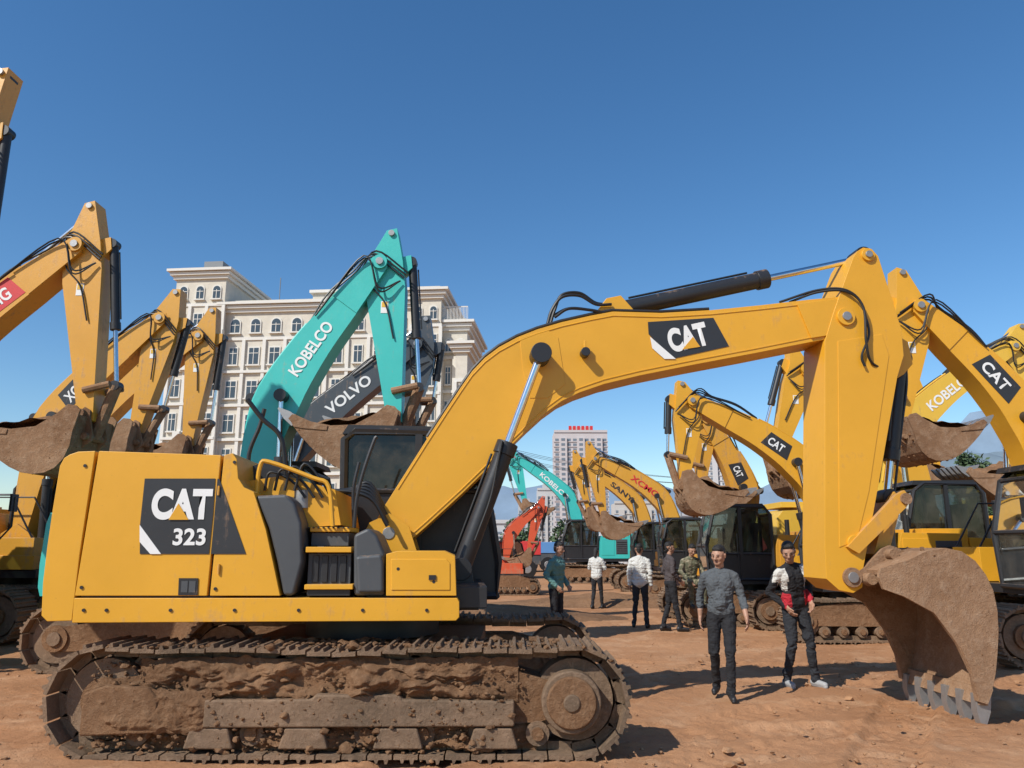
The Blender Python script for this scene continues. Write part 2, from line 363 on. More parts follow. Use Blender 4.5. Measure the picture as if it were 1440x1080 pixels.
def arm(fr,h,s,foot,tip,st,nose,bang,pm,bend=.15,bw=1.1,bs=.8,label=None,lmat=None,plate=None,stickmat=None,fill=True,lpos=(.5,.72),lh=.27):
    mb=MB(); W=.23*s
    c,up,dn,n=boom_outline(foot,tip,bend,s,h)
    mb.prism([tuple(p) for p in up]+[tuple(p) for p in dn[::-1]],-W,W,pm)
    foot=Vector(foot);tip=Vector(tip);st=Vector(st);nose=Vector(nose)
    for p in(foot,tip): mb.cyl((p.x,-W-.06,p.y),(p.x,W+.06,p.y),.12*s,None,pm,18)
    mb.cyl((tip.x,-W-.09,tip.y),(tip.x,W+.09,tip.y),.06*s,None,M_STEEL,14)
    mb.cyl((st.x,-.19*s-.02,st.y),(st.x,.19*s+.02,st.y),.05*s,None,M_STEEL,14)
    e=(nose-tip).normalized(); out=Vector((-e.y,e.x)); 
    if out.x*h<0: out=-out
    sm=stickmat or pm
    P=[st+out*.06*s+(st-tip).normalized()*.09*s, tip+out*.36*s-e*.02*s, tip+out*.36*s+e*.45*s, nose+out*.14*s-e*.2*s, nose+out*.11*s+e*.12*s, nose-out*.11*s+e*.12*s,nose-out*.14*s-e*.2*s, tip-out*.28*s+e*.6*s, tip-out*.25*s, st-out*.10*s+(st-tip).normalized()*.07*s]
    SW=.17*s
    mb.prism([tuple(p) for p in P],-SW,SW,sm)
    mb.prism([tuple(up[-6]),tuple(up[-1]),tuple(tip+(tip-c[-3]).normalized()*.16*s),tuple(dn[-1]),tuple(dn[-6])],-W-.015,-W+.01,pm)
    top=Vector(up[int(len(up)*.42)]); br=top+n*.10*s
    mb.prism([tuple(top-(tip-foot).normalized()*.18*s-n*.05),tuple(br),tuple(top+(tip-foot).normalized()*.2*s-n*.05)],-.08*s,.08*s,pm)
    ram(mb,br,st,.62,0,.075*s,.035*s)
    mid=c[int(len(c)*.43)]-n*.06*s
    base=(foot.x+h*.55*s,foot.y-.45*s)
    for sy in(-1,1): ram(mb,base,mid,.55,sy*(W+.09*s),.085*s,.04*s)
    K=nose-e*.42*s+out*.42*s
    bb=tip+out*.5*s-e*.02*s
    mb.prism([tuple(tip+out*.3*s-e*.1*s),tuple(bb-e*.1),tuple(bb+e*.12),tuple(tip+out*.3*s+e*.25*s)],-.1*s,.1*s,sm)
    ram(mb,bb,K,.6,0,.07*s,.035*s)
    lk=nose-e*.38*s
    for sy in(-1,1):
        a=Vector((lk.x,sy*(SW+.03),lk.y)); b=Vector((K.x,sy*(SW+.03),K.y)); mb.cyl(a,b,.055*s,.055*s,M_BUCK,8)
    bk=MB(); p2=bucket(bk,(nose.x,nose.y),bang,bs*s,bw*s,flip=(h<0),fill=fill)
    bk.cyl((K.x,0,K.y),(p2[0],0,p2[1]),.09*s,None,M_BUCK,10)
    hp=[up[-9],Vector(up[-6])+n*.12*s,Vector(up[-3])+n*.10*s,tip+out*.1*s+n*.25*s,tip+out*.36*s+e*.3*s]
    for k,yy in enumerate((-.14,-.02,.1)):
        q=[(p[0]+.03*k,(yy if i<3 else -SW-.04-.02*k),p[1]+.04*k) for i,p in enumerate(hp)]
        mb.tube(curve(q,5),.016*s,M_RUB,6)
    for k in range(2):
        a=Vector(up[-8]);q=[(a.x,-W-.03,a.y-.05),((tip-e*.05-out*.25*s).x,-W-.07-.03*k,(tip-e*.05).y+.03*k),((tip+e*.45*s-out*.05).x,-SW-.12,(tip+e*.45*s).y-.06*k),((tip+e*.35*s+out*.3*s).x,-SW-.05,(tip+e*.35*s+out*.3*s).y)]
        mb.tube(curve(q,6),.014*s,M_RUB,6)
    q=[(p[0],-.15*s,p[1]) for p in [Vector(x)+n*.03 for x in up[4:-8]]]
    mb.tube(q,.02*s,pm,6)
    mb.tube([(a,.02,b) for a,_,b in q],.018*s,M_RUB,6)
    q=[tip+out*.05*s-e*.1*s,tip+out*.1*s+e*.3*s-out*.3*s,tip+out*.02+e*.7*s,tip+e*1.3*s+out*.1*s]
    mb.tube(curve([(p[0],-SW-.03,p[1]) for p in q],5),.014*s,M_RUB,6)
    wp=tip+e*.75*s
    mb.box(wp.x-.06*s,wp.x+.06*s,-SW-.006,-SW-.002,wp.y-.1*s,wp.y+.1*s,M_WHT)
    mb.box(wp.x-.045*s,wp.x+.045*s,-SW-.010,-SW-.007,wp.y-.0*s,wp.y+.085*s,M_Y3)
    mb.obj('boom_and_stick',fr.e,.012*s); bk.obj('bucket',fr.e,.006)
    if label:
        i0=int(len(c)*lpos[0]); i1=int(len(c)*lpos[1]); a=c[i0];b=c[i1]
        if (b.x<a.x): a,b=b,a
        dd=(b-a); nn=Vector((-dd.y,dd.x)).normalized()
        hh=lh*s; a=a-nn*hh*.45; b=b-nn*hh*.45
        if plate:
            pl=MB(); g=dd.normalized()*.12*s
            pl.prism([tuple(a-g-nn*.07*s),tuple(b+g*1.6-nn*.07*s),tuple(b+g+nn*(hh+.06*s)),tuple(a-g*.4+nn*(hh+.06*s))],-W-.006,-W-.002,plate)
            pl.obj('decal_plate',fr.e,0,0)
        text(fr.e,label,tuple(a),tuple(b),hh*.85,-W-.010,lmat or M_WHT)
def upper(fr,h,s,pm,tail=1.0):
    def T(p):
        x=p[0]
        if x<-1.9: x=-1.9+(x+1.9)*tail
        return (h*x*s,h*p[1]*s,p[2]*s)
    mb=MB(T)
    mb.box(-2.1,1.25,-1.25,1.25,1.0,1.14,M_BLK)
    mb.prism([(-2.62,1.1),(-2.66,1.4),(-2.6,1.95),(-2.48,2.1),(-1.92,2.12),(-1.92,.98),(-2.5,.98)],-1.3,1.3,pm)
    mb.prism([(-1.9,1.15),(-1.9,2.2),(-.5,2.22),(-.42,1.95),(-.38,1.15)],-1.27,1.27,pm)
    for sy in(-1,1):
        mb.box(-1.75,-1.2,sy*1.27-.012,sy*1.27+.012,1.35,2.05,M_DGR)
        for k in range(6): mb.box(-1.72,-1.23,sy*1.29-.01,sy*1.29+.01,1.4+k*.1,1.43+k*.1,M_BLK)
        mb.box(-1.12,-.5,sy*1.27-.012,sy*1.27+.012,1.3,2.1,pm)
    mb.box(-.33,1.15,-1.24,-.42,1.15,1.72,pm); mb.box(.2,1.2,-1.27,-.5,1.15,1.4,pm)
    mb.prism([(-.2,1.14),(-.1,1.8),(.2,2.0),(.5,1.8),(.95,1.14)],-.32,-.25,pm)
    mb.prism([(-.2,1.14),(-.1,1.8),(.2,2.0),(.5,1.8),(.95,1.14)],.25,.32,pm)
    mb.cyl((-1.0,.5,2.2),(-1.0,.5,2.62),.06,None,M_BLK,12)
    mb.box(-2.3,-1.3,-.7,.6,2.2,2.32,pm)
    for yy in(-1.22,-.5): mb.tube([(-.3,yy,1.7),(-.3,yy,2.5),(.6,yy,2.5),(1.1,yy,1.7)],.02,M_BLK,6)
    mb.cyl((0,0,.78),(0,0,1.0),.62,None,M_BLK,28)
    mb.obj('upper_structure',fr.e,.03*s)
    f=MB(T);g=MB(T)
    cab(f,g,[(-.35,1.12),(-.33,2.72),(-.18,2.92),(.9,2.95),(1.12,2.78),(1.33,1.95),(1.3,1.12)],.34,1.24,0,1.75)
    f.tube([(1.25,1.3,1.5),(1.5,1.42,1.9),(1.5,1.42,2.4)],.015,M_BLK,6); f.box(1.46,1.5,1.34,1.52,2.15,2.45,M_BLK)
    f.obj('cab_frame',fr.e,0); g.obj('cab_glass',fr.e,0,0)
def under(fr,h,s,dx=0,seed=0,n=44):
    mb=MB(); w=1.45*s
    track(mb,dx,4.2*s,-w,-w+.55*s,.88*s,n=n,seed=seed); track(mb,dx,4.2*s,w-.55*s,w,.88*s,n=n,seed=seed+1)
    mb.box(dx-1.0*s,dx+1.0*s,-.9*s,.9*s,.4*s,.72*s,M_TRK)
    mb.obj('undercarriage',fr.e,0,30)
def excavator(x,y,yaw,h,s,tip,st,nose,bang,pm,under_dx=0,tail=1.0,**k):
    fr=Frame('excavator',x,y,yaw)
    under(fr,h,s,under_dx,int(x*10)); upper(fr,h,s,k.pop('body',pm),tail)
    foot=(h*.2*s,1.72*s)
    arm(fr,h,s,foot,fr.loc(*tip),fr.loc(*st),fr.loc(*nose),math.radians(bang),pm,**k)
    return fr
# ------------------------------------------------------------------ main excavator
def main_excavator():
    U=Frame('excavator',-1.4,8.1,4)
    yn=-1.38
    def Q(l,y=yn): return [U.loc(u,v,y) for u,v in l]
    mb=MB()
    inner=Q([(112,650),(318,655),(330,700),(385,832),(112,860)],-1.34)
    mb.prism(inner,-1.33,1.33,M_BLK)
    mb.prism(Q([(98,639),(110,635),(134,634),(124,700),(112,780),(101,873),(66,874),(58,866),(60,820),(66,770),(74,715),(84,655),(90,644)]),yn,1.36,M_Y)
    mb.prism(Q([(139,634),(311,640),(305,700),(291,838),(105,838)]),yn,1.36,M_Y)
    mb.prism(Q([(315,640),(327,637),(333,645),(335,672),(343,685),(357,692),(374,745),(386,800),(394,838),(295,838)]),yn,1.36,M_Y)
    mb.prism(Q([(104,841),(643,841),(646,846),(646,868),(641,873),(101,876)]),yn,1.36,M_Y)
    mb.box(*[0.05,1.1],-1.2,.3,1.12,1.3,M_BLK)
    mb.prism(Q([(543,779),(558,775),(624,775),(640,782),(642,838),(543,838)],yn),yn,-.5,M_Y)
    mb.prism(Q([(550,786),(628,786),(633,792),(633,830),(550,830)],yn),yn-.008,yn+.02,M_Y)
    def bx(u0,v0,u1,v1,y0,y1,m):
        a=U.loc(u0,v0,y0);b=U.loc(u1,v1,y0); mb.box(a[0],b[0],y0,y1,b[1],a[1],m)
    bx(436,741,492,748,-1.15,-.5,M_Y); bx(438,749,490,768,-1.12,-.5,M_DGR)
    bx(430,769,494,777,-1.34,-.5,M_Y); bx(434,778,492,836,-1.25,-.5,M_DGR)
    for k in range(4): bx(440+13*k,781,447+13*k,819,-1.27,-1.24,M_BLK)
    bx(428,822,496,829,-1.37,-1.1,M_Y); 
    for k in range(9): bx(432+7*k,741,435+7*k,743,-1.18,-.9,M_BLK)
    bx(432,829,492,838,-1.34,-1.1,M_BLK)
    mb.obj('body_panels',U.e,.028)
    mb=MB()
    for u,v in [(120,655),(118,858),(150,858),(240,858),(330,858),(420,858),(510,858),(600,858),(560,800),(610,818),(330,650),(303,828),(115,826)]:
        p=U.loc(u,v,yn); mb.cyl((p[0],yn-.010,p[1]),(p[0],yn+.01,p[1]),.014,None,M_BLK,10)
    for v in (690,800):
        p=U.loc(308,v,yn); mb.cyl((p[0],yn-.012,p[1]-.04),(p[0],yn-.012,p[1]+.04),.010,None,M_Y2,8)
    p=U.loc(608,812,yn); mb.box(p[0]-.03,p[0]+.03,yn-.02,yn,p[1]-.02,p[1]+.02,M_BLK)
    mb.obj('bolts_and_latches',U.e,0)
    mb=MB()
    mb.prism(Q([(358,697),(402,695),(414,706),(424,735),(426,790),(413,838),(398,838),(389,790),(377,742)],-1.36),-1.36,-.6,M_DGR)
    mb.prism(Q([(497,752),(518,742),(530,752),(541,778),(541,838),(497,838)],-1.36),-1.35,-.6,M_DGR)
    mb.prism(Q([(500,782),(537,779),(540,790),(540,834),(503,834)],-1.37),-1.40,-1.3,M_DGR)
    mb.obj('plastic_covers',U.e,.03)
    d=MB()
    d.prism(Q([(204,673),(303,673),(300,722),(294,779),(197,779),(197,740)]),yn-.006,yn-.002,M_DEC)
    d.prism(Q([(306,673),(309,674),(346,779),(297,779),(302,722)]),yn-.006,yn-.002,M_DEC)
    d.prism(Q([(197,738),(227,779),(212,779),(197,762)],yn),yn-.010,yn-.007,M_WHT)
    d.prism(Q([(252,813),(279,813),(278,837),(251,837)]),yn-.010,yn-.002,M_BLK)
    d.prism(Q([(256,817),(265,817),(264,833),(255,833)]),yn-.014,yn-.009,M_DGR)
    d.prism(Q([(267,817),(276,817),(275,833),(266,833)]),yn-.014,yn-.009,M_DGR)
    d.prism(Q([(238,731),(252,708),(266,731)]),yn-.018,yn-.014,M_Y)
    d.obj('side_decal',U.e,0,0)
    text(U.e,'CAT',U.loc(212,731,yn),U.loc(297,731,yn),U.loc(212,687,yn)[1]-U.loc(212,731,yn)[1],yn-.012,M_WHT,.05)
    text(U.e,'323',U.loc(243,767,yn),U.loc(289,767,yn),U.loc(243,743,yn)[1]-U.loc(243,767,yn)[1],yn-.012,M_WHT,.03)
    mb=MB()
    mb.prism([U.loc(*p,-1.1) for p in [(338,700),(345,676),(398,668),(470,688),(478,738),(420,742),(350,740)]],-1.05,.3,M_Y)
    mb.prism([U.loc(*p,-.9) for p in [(340,690),(352,655),(372,648),(398,660),(398,690)]],-.85,-.3,M_BLK)
    mb.prism([U.loc(*p,-.33) for p in [(508,850),(500,775),(520,735),(548,722),(575,740),(610,850)]],-.36,-.30,M_Y)
    mb.prism([U.loc(*p,-.33) for p in [(508,850),(500,775),(520,735),(548,722),(575,740),(610,850)]],.30,.36,M_Y)
    def tb(l,y,r,m,n=5): mb.tube(curve([(U.loc(u,v,yy)[0],yy,U.loc(u,v,yy)[1]) for (u,v),yy in zip(l,y if isinstance(y,list) else [y]*len(l))],n),r,m,8)
    for yy in(-1.2,-.5): tb([(360,700),(366,655),(380,650),(440,672),(462,684),(468,740)],yy,.02,M_Y,4)
    tb([(498,742),(502,700),(512,660),(526,620),(530,614)],-1.15,.017,M_BLK)
    tb([(498,742),(497,690),(505,650)],-1.0,.017,M_BLK)
    tb([(402,700),(400,640),(392,610),(370,590),(348,562)],-.9,.022,M_RUB)
    tb([(352,690),(350,640),(365,600),(372,575)],-.8,.02,M_RUB)
    for k in range(5): tb([(430+8*k,735),(440+9*k,700),(470+6*k,690),(520,700-5*k),(545,740-4*k)],-.5+.08*k,.02,M_RUB)
    for k in range(4): tb([(372+14*k,690),(380+16*k,664-4*k),(410+14*k,676),(430+12*k,700)],-1.08-.02*k,.013,M_RUB)
    mb.cyl((U.loc(425,715,-1.0)[0],-1.0,U.loc(425,715,-1)[1]),(U.loc(425,690,-1.0)[0],-1.0,U.loc(425,690,-1)[1]),.08,None,M_STEEL,16)
    mb.cyl((-.0,0,.8),(0,0,1.08),.66,None,M_BLK,30)
    mb.cyl((-1.15,.55,2.3),(-1.15,.55,2.62),.07,None,M_BLK,14)
    mb.obj('deck_fittings',U.e,.01)
    f=MB();g=MB()
    cab(f,g,[U.loc(*p,.35) for p in [(480,838),(484,618),(500,604),(632,608),(662,640),(690,720),(701,790),(698,838)]],.36,1.3,0,U.loc(480,690,.35)[1],G=M_GLD)
    f.obj('cab_frame',U.e,0); g.obj('cab_glass',U.e,0,0)
    # ---- boom
    W=.25
    up=[(527,738),(534,722),(560,681),(600,618),(630,572),(648,545),(664,522),(682,503),(702,488),(728,474),(756,463),(790,453),(830,444),(862,438),(930,440),(1000,436),(1070,429),(1140,421),(1185,417),(1205,420),(1219,432)]
    dn=[(1221,450),(1212,465),(1190,472),(1140,481),(1060,497),(980,512),(900,528),(850,540),(815,552),(790,564),(768,580),(745,601),(700,645),(650,694),(600,740),(568,768),(556,777),(540,774),(528,760)]
    mb=MB()
    mb.prism(Q(up+dn,-W),-W,W,M_Y)
    mb.prism(Q([(1120,428),(1185,420),(1204,423),(1216,433),(1218,450),(1210,462),(1190,468),(1140,476)],-W),-W-.022,-W,M_Y)
    mb.prism(Q([(731,475),(770,464),(785,475),(795,540),(770,560),(745,560),(735,520)],-W),-W-.006,-W+.001,M_Y)
    fx=U.loc(548,750,-W); mb.cyl((fx[0],-W-.09,fx[1]),(fx[0],W+.09,fx[1]),.13,None,M_Y,24); mb.cyl((fx[0],-W-.12,fx[1]),(fx[0],W+.1,fx[1]),.06,None,M_STEEL,16)
    mb.prism(Q([(1206,353),(1214,348),(1226,350),(1235,360),(1243,385),(1256,425),(1268,465),(1271,500),(1262,530),(1243,640),(1224,745),(1214,800),(1213,826),(1200,834),(1180,830),(1162,814),(1160,770),(1160,480),(1172,440),(1186,400),(1200,362)],-W-.03),-W-.03,W+.0,M_Y)
    mb.prism(Q([(1178,480),(1240,470),(1250,500),(1222,690),(1205,760),(1180,770)],-W-.03),-W-.036,-W-.028,M_Y)
    for (u,v,r,m_) in [(1190,445,.10,M_Y),(1190,445,.05,M_STEEL),(1221,358,.075,M_Y),(1221,358,.04,M_STEEL),(1199,812,.10,M_BUCK),(1199,812,.055,M_STEEL),(1203,764,.085,M_Y)]:
        p=U.loc(u,v,-W-.05); e=.06 if m_ is not M_STEEL else .08
        mb.cyl((p[0],-W-e,p[1]),(p[0],W+e,p[1]),r,None,m_,22)
    for k in range(3):
        pth=[(p[0],-.18+.09*k,p[1]+.035) for p in Q(up[3:16],-W)]
        mb.tube(pth,.02,M_Y if k else M_BLK,6)
    mb.obj('boom_and_stick',U.e,.014)
    mb=MB()
    for line,off in ((up[2:-3],-.05),(dn[3:-3],.05)):
        mb.tube([(p[0],-W-.002,p[1]+off) for p in Q(line,-W)],.007,M_Y,5)
    mb.obj('weld_seams',U.e,0)
    mb=MB(); p=U.loc(822,497,-W-.05); mb.cyl((p[0],-W-.14,p[1]),(p[0],-W-.02,p[1]),.05,None,M_BLK,14); mb.box(p[0]-.012,p[0]+.012,-W-.1,-W-.06,p[1],p[1]+.13,M_Y)
    def rr(a,b,fr,y,r,r2): ram(mb,U.loc(*a,y),U.loc(*b,y),fr,y,r,r2,22)
    rr((648,800),(760,499),.56,-W-.12,.095,.042); rr((648,800),(760,499),.56,W+.12,.095,.042)
    p=U.loc(760,499,-W-.1); mb.cyl((p[0],-W-.2,p[1]),(p[0],W+.2,p[1]),.075,None,M_BLK,20)
    p=U.loc(645,812,-.3); mb.prism([(p[0]-.3,p[1]-.3),(p[0]-.05,p[1]+.12),(p[0]+.12,p[1]+.1),(p[0]+.2,p[1]-.3)],-W-.22,W+.22,M_BLK)
    rr((866,437),(1209,364),.60,0,.095,.038)
    mb.prism([U.loc(*p,0) for p in [(835,444),(850,424),(870,420),(888,440)]],-.12,.12,M_Y)
    rr((1266,506),(1247,700),.72,0,.08,.04)
    mb.prism([U.loc(*p,0) for p in [(1245,470),(1268,485),(1275,515),(1262,530),(1245,540)]],-.13,.13,M_Y)
    mb.obj('hydraulic_rams',U.e,.006)
    mb=MB()
    def th(l,ys,r=.017):
        mb.tube(curve([(U.loc(u,v,y)[0],y,U.loc(u,v,y)[1]) for (u,v),y in zip(l,ys)],7),r,M_RUB,8)
    for k in range(2):
        th([(770+4*k,455),(776+4*k,436),(790,418-3*k),(815,416-4*k),(838,428-2*k),(860,428)],[-.15+.1*k]*6)
        th([(1110-14*k,425),(1150,411-3*k),(1190,410-2*k),(1214,432),(1218,480),(1226,510),(1250,518),(1268,508)],[-.1,-.2,-W-.06,-W-.08-.03*k,-W-.08-.03*k,-W-.06,-.2,-.1],.014)
        th([(780,446-3*k),(800,434),(830,436),(850,440)],[-.2+.1*k]*4)
    th([(1216,440),(1222,470),(1212,500),(1216,515)],[-W-.07]*4,.014)
    th([(1272,500),(1275,540),(1268,600),(1258,690)],[-.05]*4,.014)
    th([(1262,520),(1255,560),(1250,620)],[-.16]*3,.014)
    for k in range(2): th([(706,620),(700,650),(690,700),(668,760)],[-W-.23-.03*k]*4,.013)
    mb.obj('hydraulic_hoses',U.e,0)
    d=MB()
    d.prism(Q([(911,453),(1003,447),(1025,487),(944,505),(912,470)],-W),-W-.006,-W-.002,M_DEC)
    d.prism(Q([(914,474),(950,505),(934,505),(917,490)],-W),-W-.011,-W-.007,M_WHT)
    d.prism(Q([(959,492),(974,474),(984,488)],-W),-W-.015,-W-.012,M_Y)
    d.obj('boom_decal',U.e,0,0)
    text(U.e,'CAT',U.loc(944,497,-W),U.loc(999,485,-W),.27,-W-.010,M_WHT,.05)
    mb=MB()
    w=1.3
    hp=U.loc(1200,812,-.0)
    K=U.loc(1249,704,0)
    p2=bucket(mb,hp,math.radians(-53.5),.76,w,fill=False)
    for sy in(-1,1):
        a=U.loc(1200,766,-.3)
        mb.prism([(a[0]-.08,a[1]-.02),(K[0]-.1,K[1]+.04),(K[0],K[1]+.09),(K[0]+.07,K[1]),(K[0],K[1]-.09),(a[0]+.04,a[1]-.09)],sy*.30-.03,sy*.30+.03,M_Y2)
    mb.prism([(K[0]-.08,K[1]),(K[0],K[1]+.09),(K[0]+.08,K[1]),(p2[0]+.08,p2[1]),(p2[0],p2[1]-.08),(p2[0]-.08,p2[1])],-.14,.14,M_Y2)
    mb.cyl((K[0],-.36,K[1]),(K[0],.36,K[1]),.06,None,M_BUCK,16)
    mb.obj('bucket_and_linkage',U.e,.008)
    un=MB()
    ya=-1.6
    track(un,0,4.62,ya,ya+.6,.87,n=50,seed=2); track(un,0.0,4.62,1.0,1.6,.87,n=50,seed=5)
    un.box(-1.1,1.1,-1.0,1.0,.42,.78,M_MUD)
    o=un.obj('undercarriage',U.e,0,30); o.rotation_euler[2]=-U.yaw
    for nm,a in (('mud_on_track_frame',(-1.62,1.45,.42,.76,-1.50,.15,M_MUD)),('mud_under_guard',(-1.7,1.6,.05,.24,-1.44,.12,M_MUD)),('mud_beside_roller',(-1.95,-1.0,.20,.52,-1.575,.06,M_MUD))):
        q=lump_wall(nm,U.e,*a,seed=len(nm)); q.rotation_euler[2]=-U.yaw
    g=MB()
    g.prism([(-1.05,.24),(-1.05,.45),(-.2,.455),(-.17,.49),(.5,.49),(.53,.455),(1.42,.44),(1.42,.25)],-1.60,-1.45,M_TRK)
    for k in range(4): g.prism([(-1.2+k*.75,.08),(-1.15+k*.75,.24),(-.85+k*.75,.24),(-.8+k*.75,.08)],-1.59,-1.50,M_TRK)
    g.prism([(-2.02,.18),(-2.02,.50),(-1.85,.56),(-1.5,.54),(-1.42,.46),(-1.42,.2)],-1.60,-1.3,M_MUD)
    x=2.31-.435
    g.cyl((x,-1.60,.43),(x,-1.2,.43),.24,None,M_TRK,32); g.cyl((x,-1.63,.43),(x,-1.2,.43),.20,None,M_MUD,32); g.cyl((x,-1.645,.43),(x,-1.2,.43),.07,None,M_TRK,20)
    g.obj('frame_guards',U.e,.018,35).rotation_euler[2]=-U.yaw
    g=MB(); rr_=random.Random(12)
    for k in range(1100):
        zz=rr_.uniform(.44,.74) if rr_.random()<.6 else rr_.uniform(.04,.24); xx=rr_.uniform(-2.0,1.5)
        clod(g,xx,-1.53+rr_.uniform(-.06,.04)+.05*(zz>.5),zz,.005+rr_.expovariate(1/.009),rr_,M_MUD,.8)
    for k in range(120): clod(g,rr_.uniform(-1.05,1.42),-1.60,rr_.uniform(.25,.46),.004+rr_.expovariate(1/.006),rr_,M_MUD,.8)
    for k in range(420):
        clod(g,rr_.uniform(-2.0,2.0),rr_.uniform(-1.6,-1.0),.85,.006+rr_.expovariate(1/.011),rr_,M_MUD,.6)
    o=g.obj('mud_clods',U.e,0,50); o.rotation_euler[2]=-U.yaw
main_excavator()
# ------------------------------------------------------------------ surrounding machines
excavator(-9.9,9.0,0,1,.9,(-40,190),(12,112),(-80,500),180,M_Y2)
excavator(-10.6,12.6,0,1,1.05,(118,352),(134,296),(128,585),188,M_YX,label='XCMG',plate=M_REDL,lpos=(.62,.74))
excavator(-10.4,16.4,0,1,1.05,(232,452),(252,415),(196,600),190,M_YX,label='XCMG',plate=M_DEC,lpos=(.5,.64))
excavator(-12.2,20.2,0,1,1.15,(285,476),(302,440),(268,620),190,M_Y2)
excavator(-4.3,12.1,0,1,1.0,(538,376),(553,334),(556,586),184,M_TEAL,under_dx=-.1,tail=.35,label='KOBELCO',lpos=(.5,.71),bend=.10,lh=.23)
excavator(-5.7,15.8,0,1,1.0,(588,488),(600,452),(578,590),186,M_GREY,label='VOLVO',lpos=(.54,.74),bend=.09)
excavator(8.7,12.4,0,-1,.95,(1283,436),(1262,388),(1262,594),-4,M_Y,label='CAT',plate=M_DEC,lpos=(.56,.68),bs=.62,lh=.24)
excavator(9.5,17.4,0,-1,1.0,(1128,522),(1112,490),(1092,640),-8,M_Y)
excavator(6.6,15.2,0,-1,.85,(970,566),(957,542),(962,668),-18,M_Y,label='CAT',plate=M_DEC,lpos=(.5,.6),bs=.72,lh=.22)
excavator(5.3,17.9,0,-1,.85,(990,592),(978,570),(986,676),-15,M_Y2,label='CAT',plate=M_DEC,lpos=(.5,.6),bs=.72,lh=.22)
excavator(5.9,26,0,-1,.85,(836,646),(827,624),(848,722),-15,M_YX,label='XCMG',lmat=M_REDL,lpos=(.45,.66))
excavator(5.7,30.5,0,-1,.85,(816,656),(808,636),(828,716),-15,M_YX,label='SANY',lmat=M_DEC,lpos=(.45,.66))
excavator(3.6,37,0,-1,.95,(724,644),(715,626),(738,704),-15,M_TEAL,label='KOBELCO',lpos=(.4,.7))
excavator(-.35,28,0,1,.62,(757,714),(764,700),(744,772),200,M_RED)
excavator(9.8,21.2,0,1,1.2,(1418,490),(1430,462),(1430,650),190,M_Y3,label='KOBELCO',lpos=(.5,.74))
excavator(12.2,25,0,-1,1.1,(1290,560),(1282,530),(1280,650),-10,M_Y)
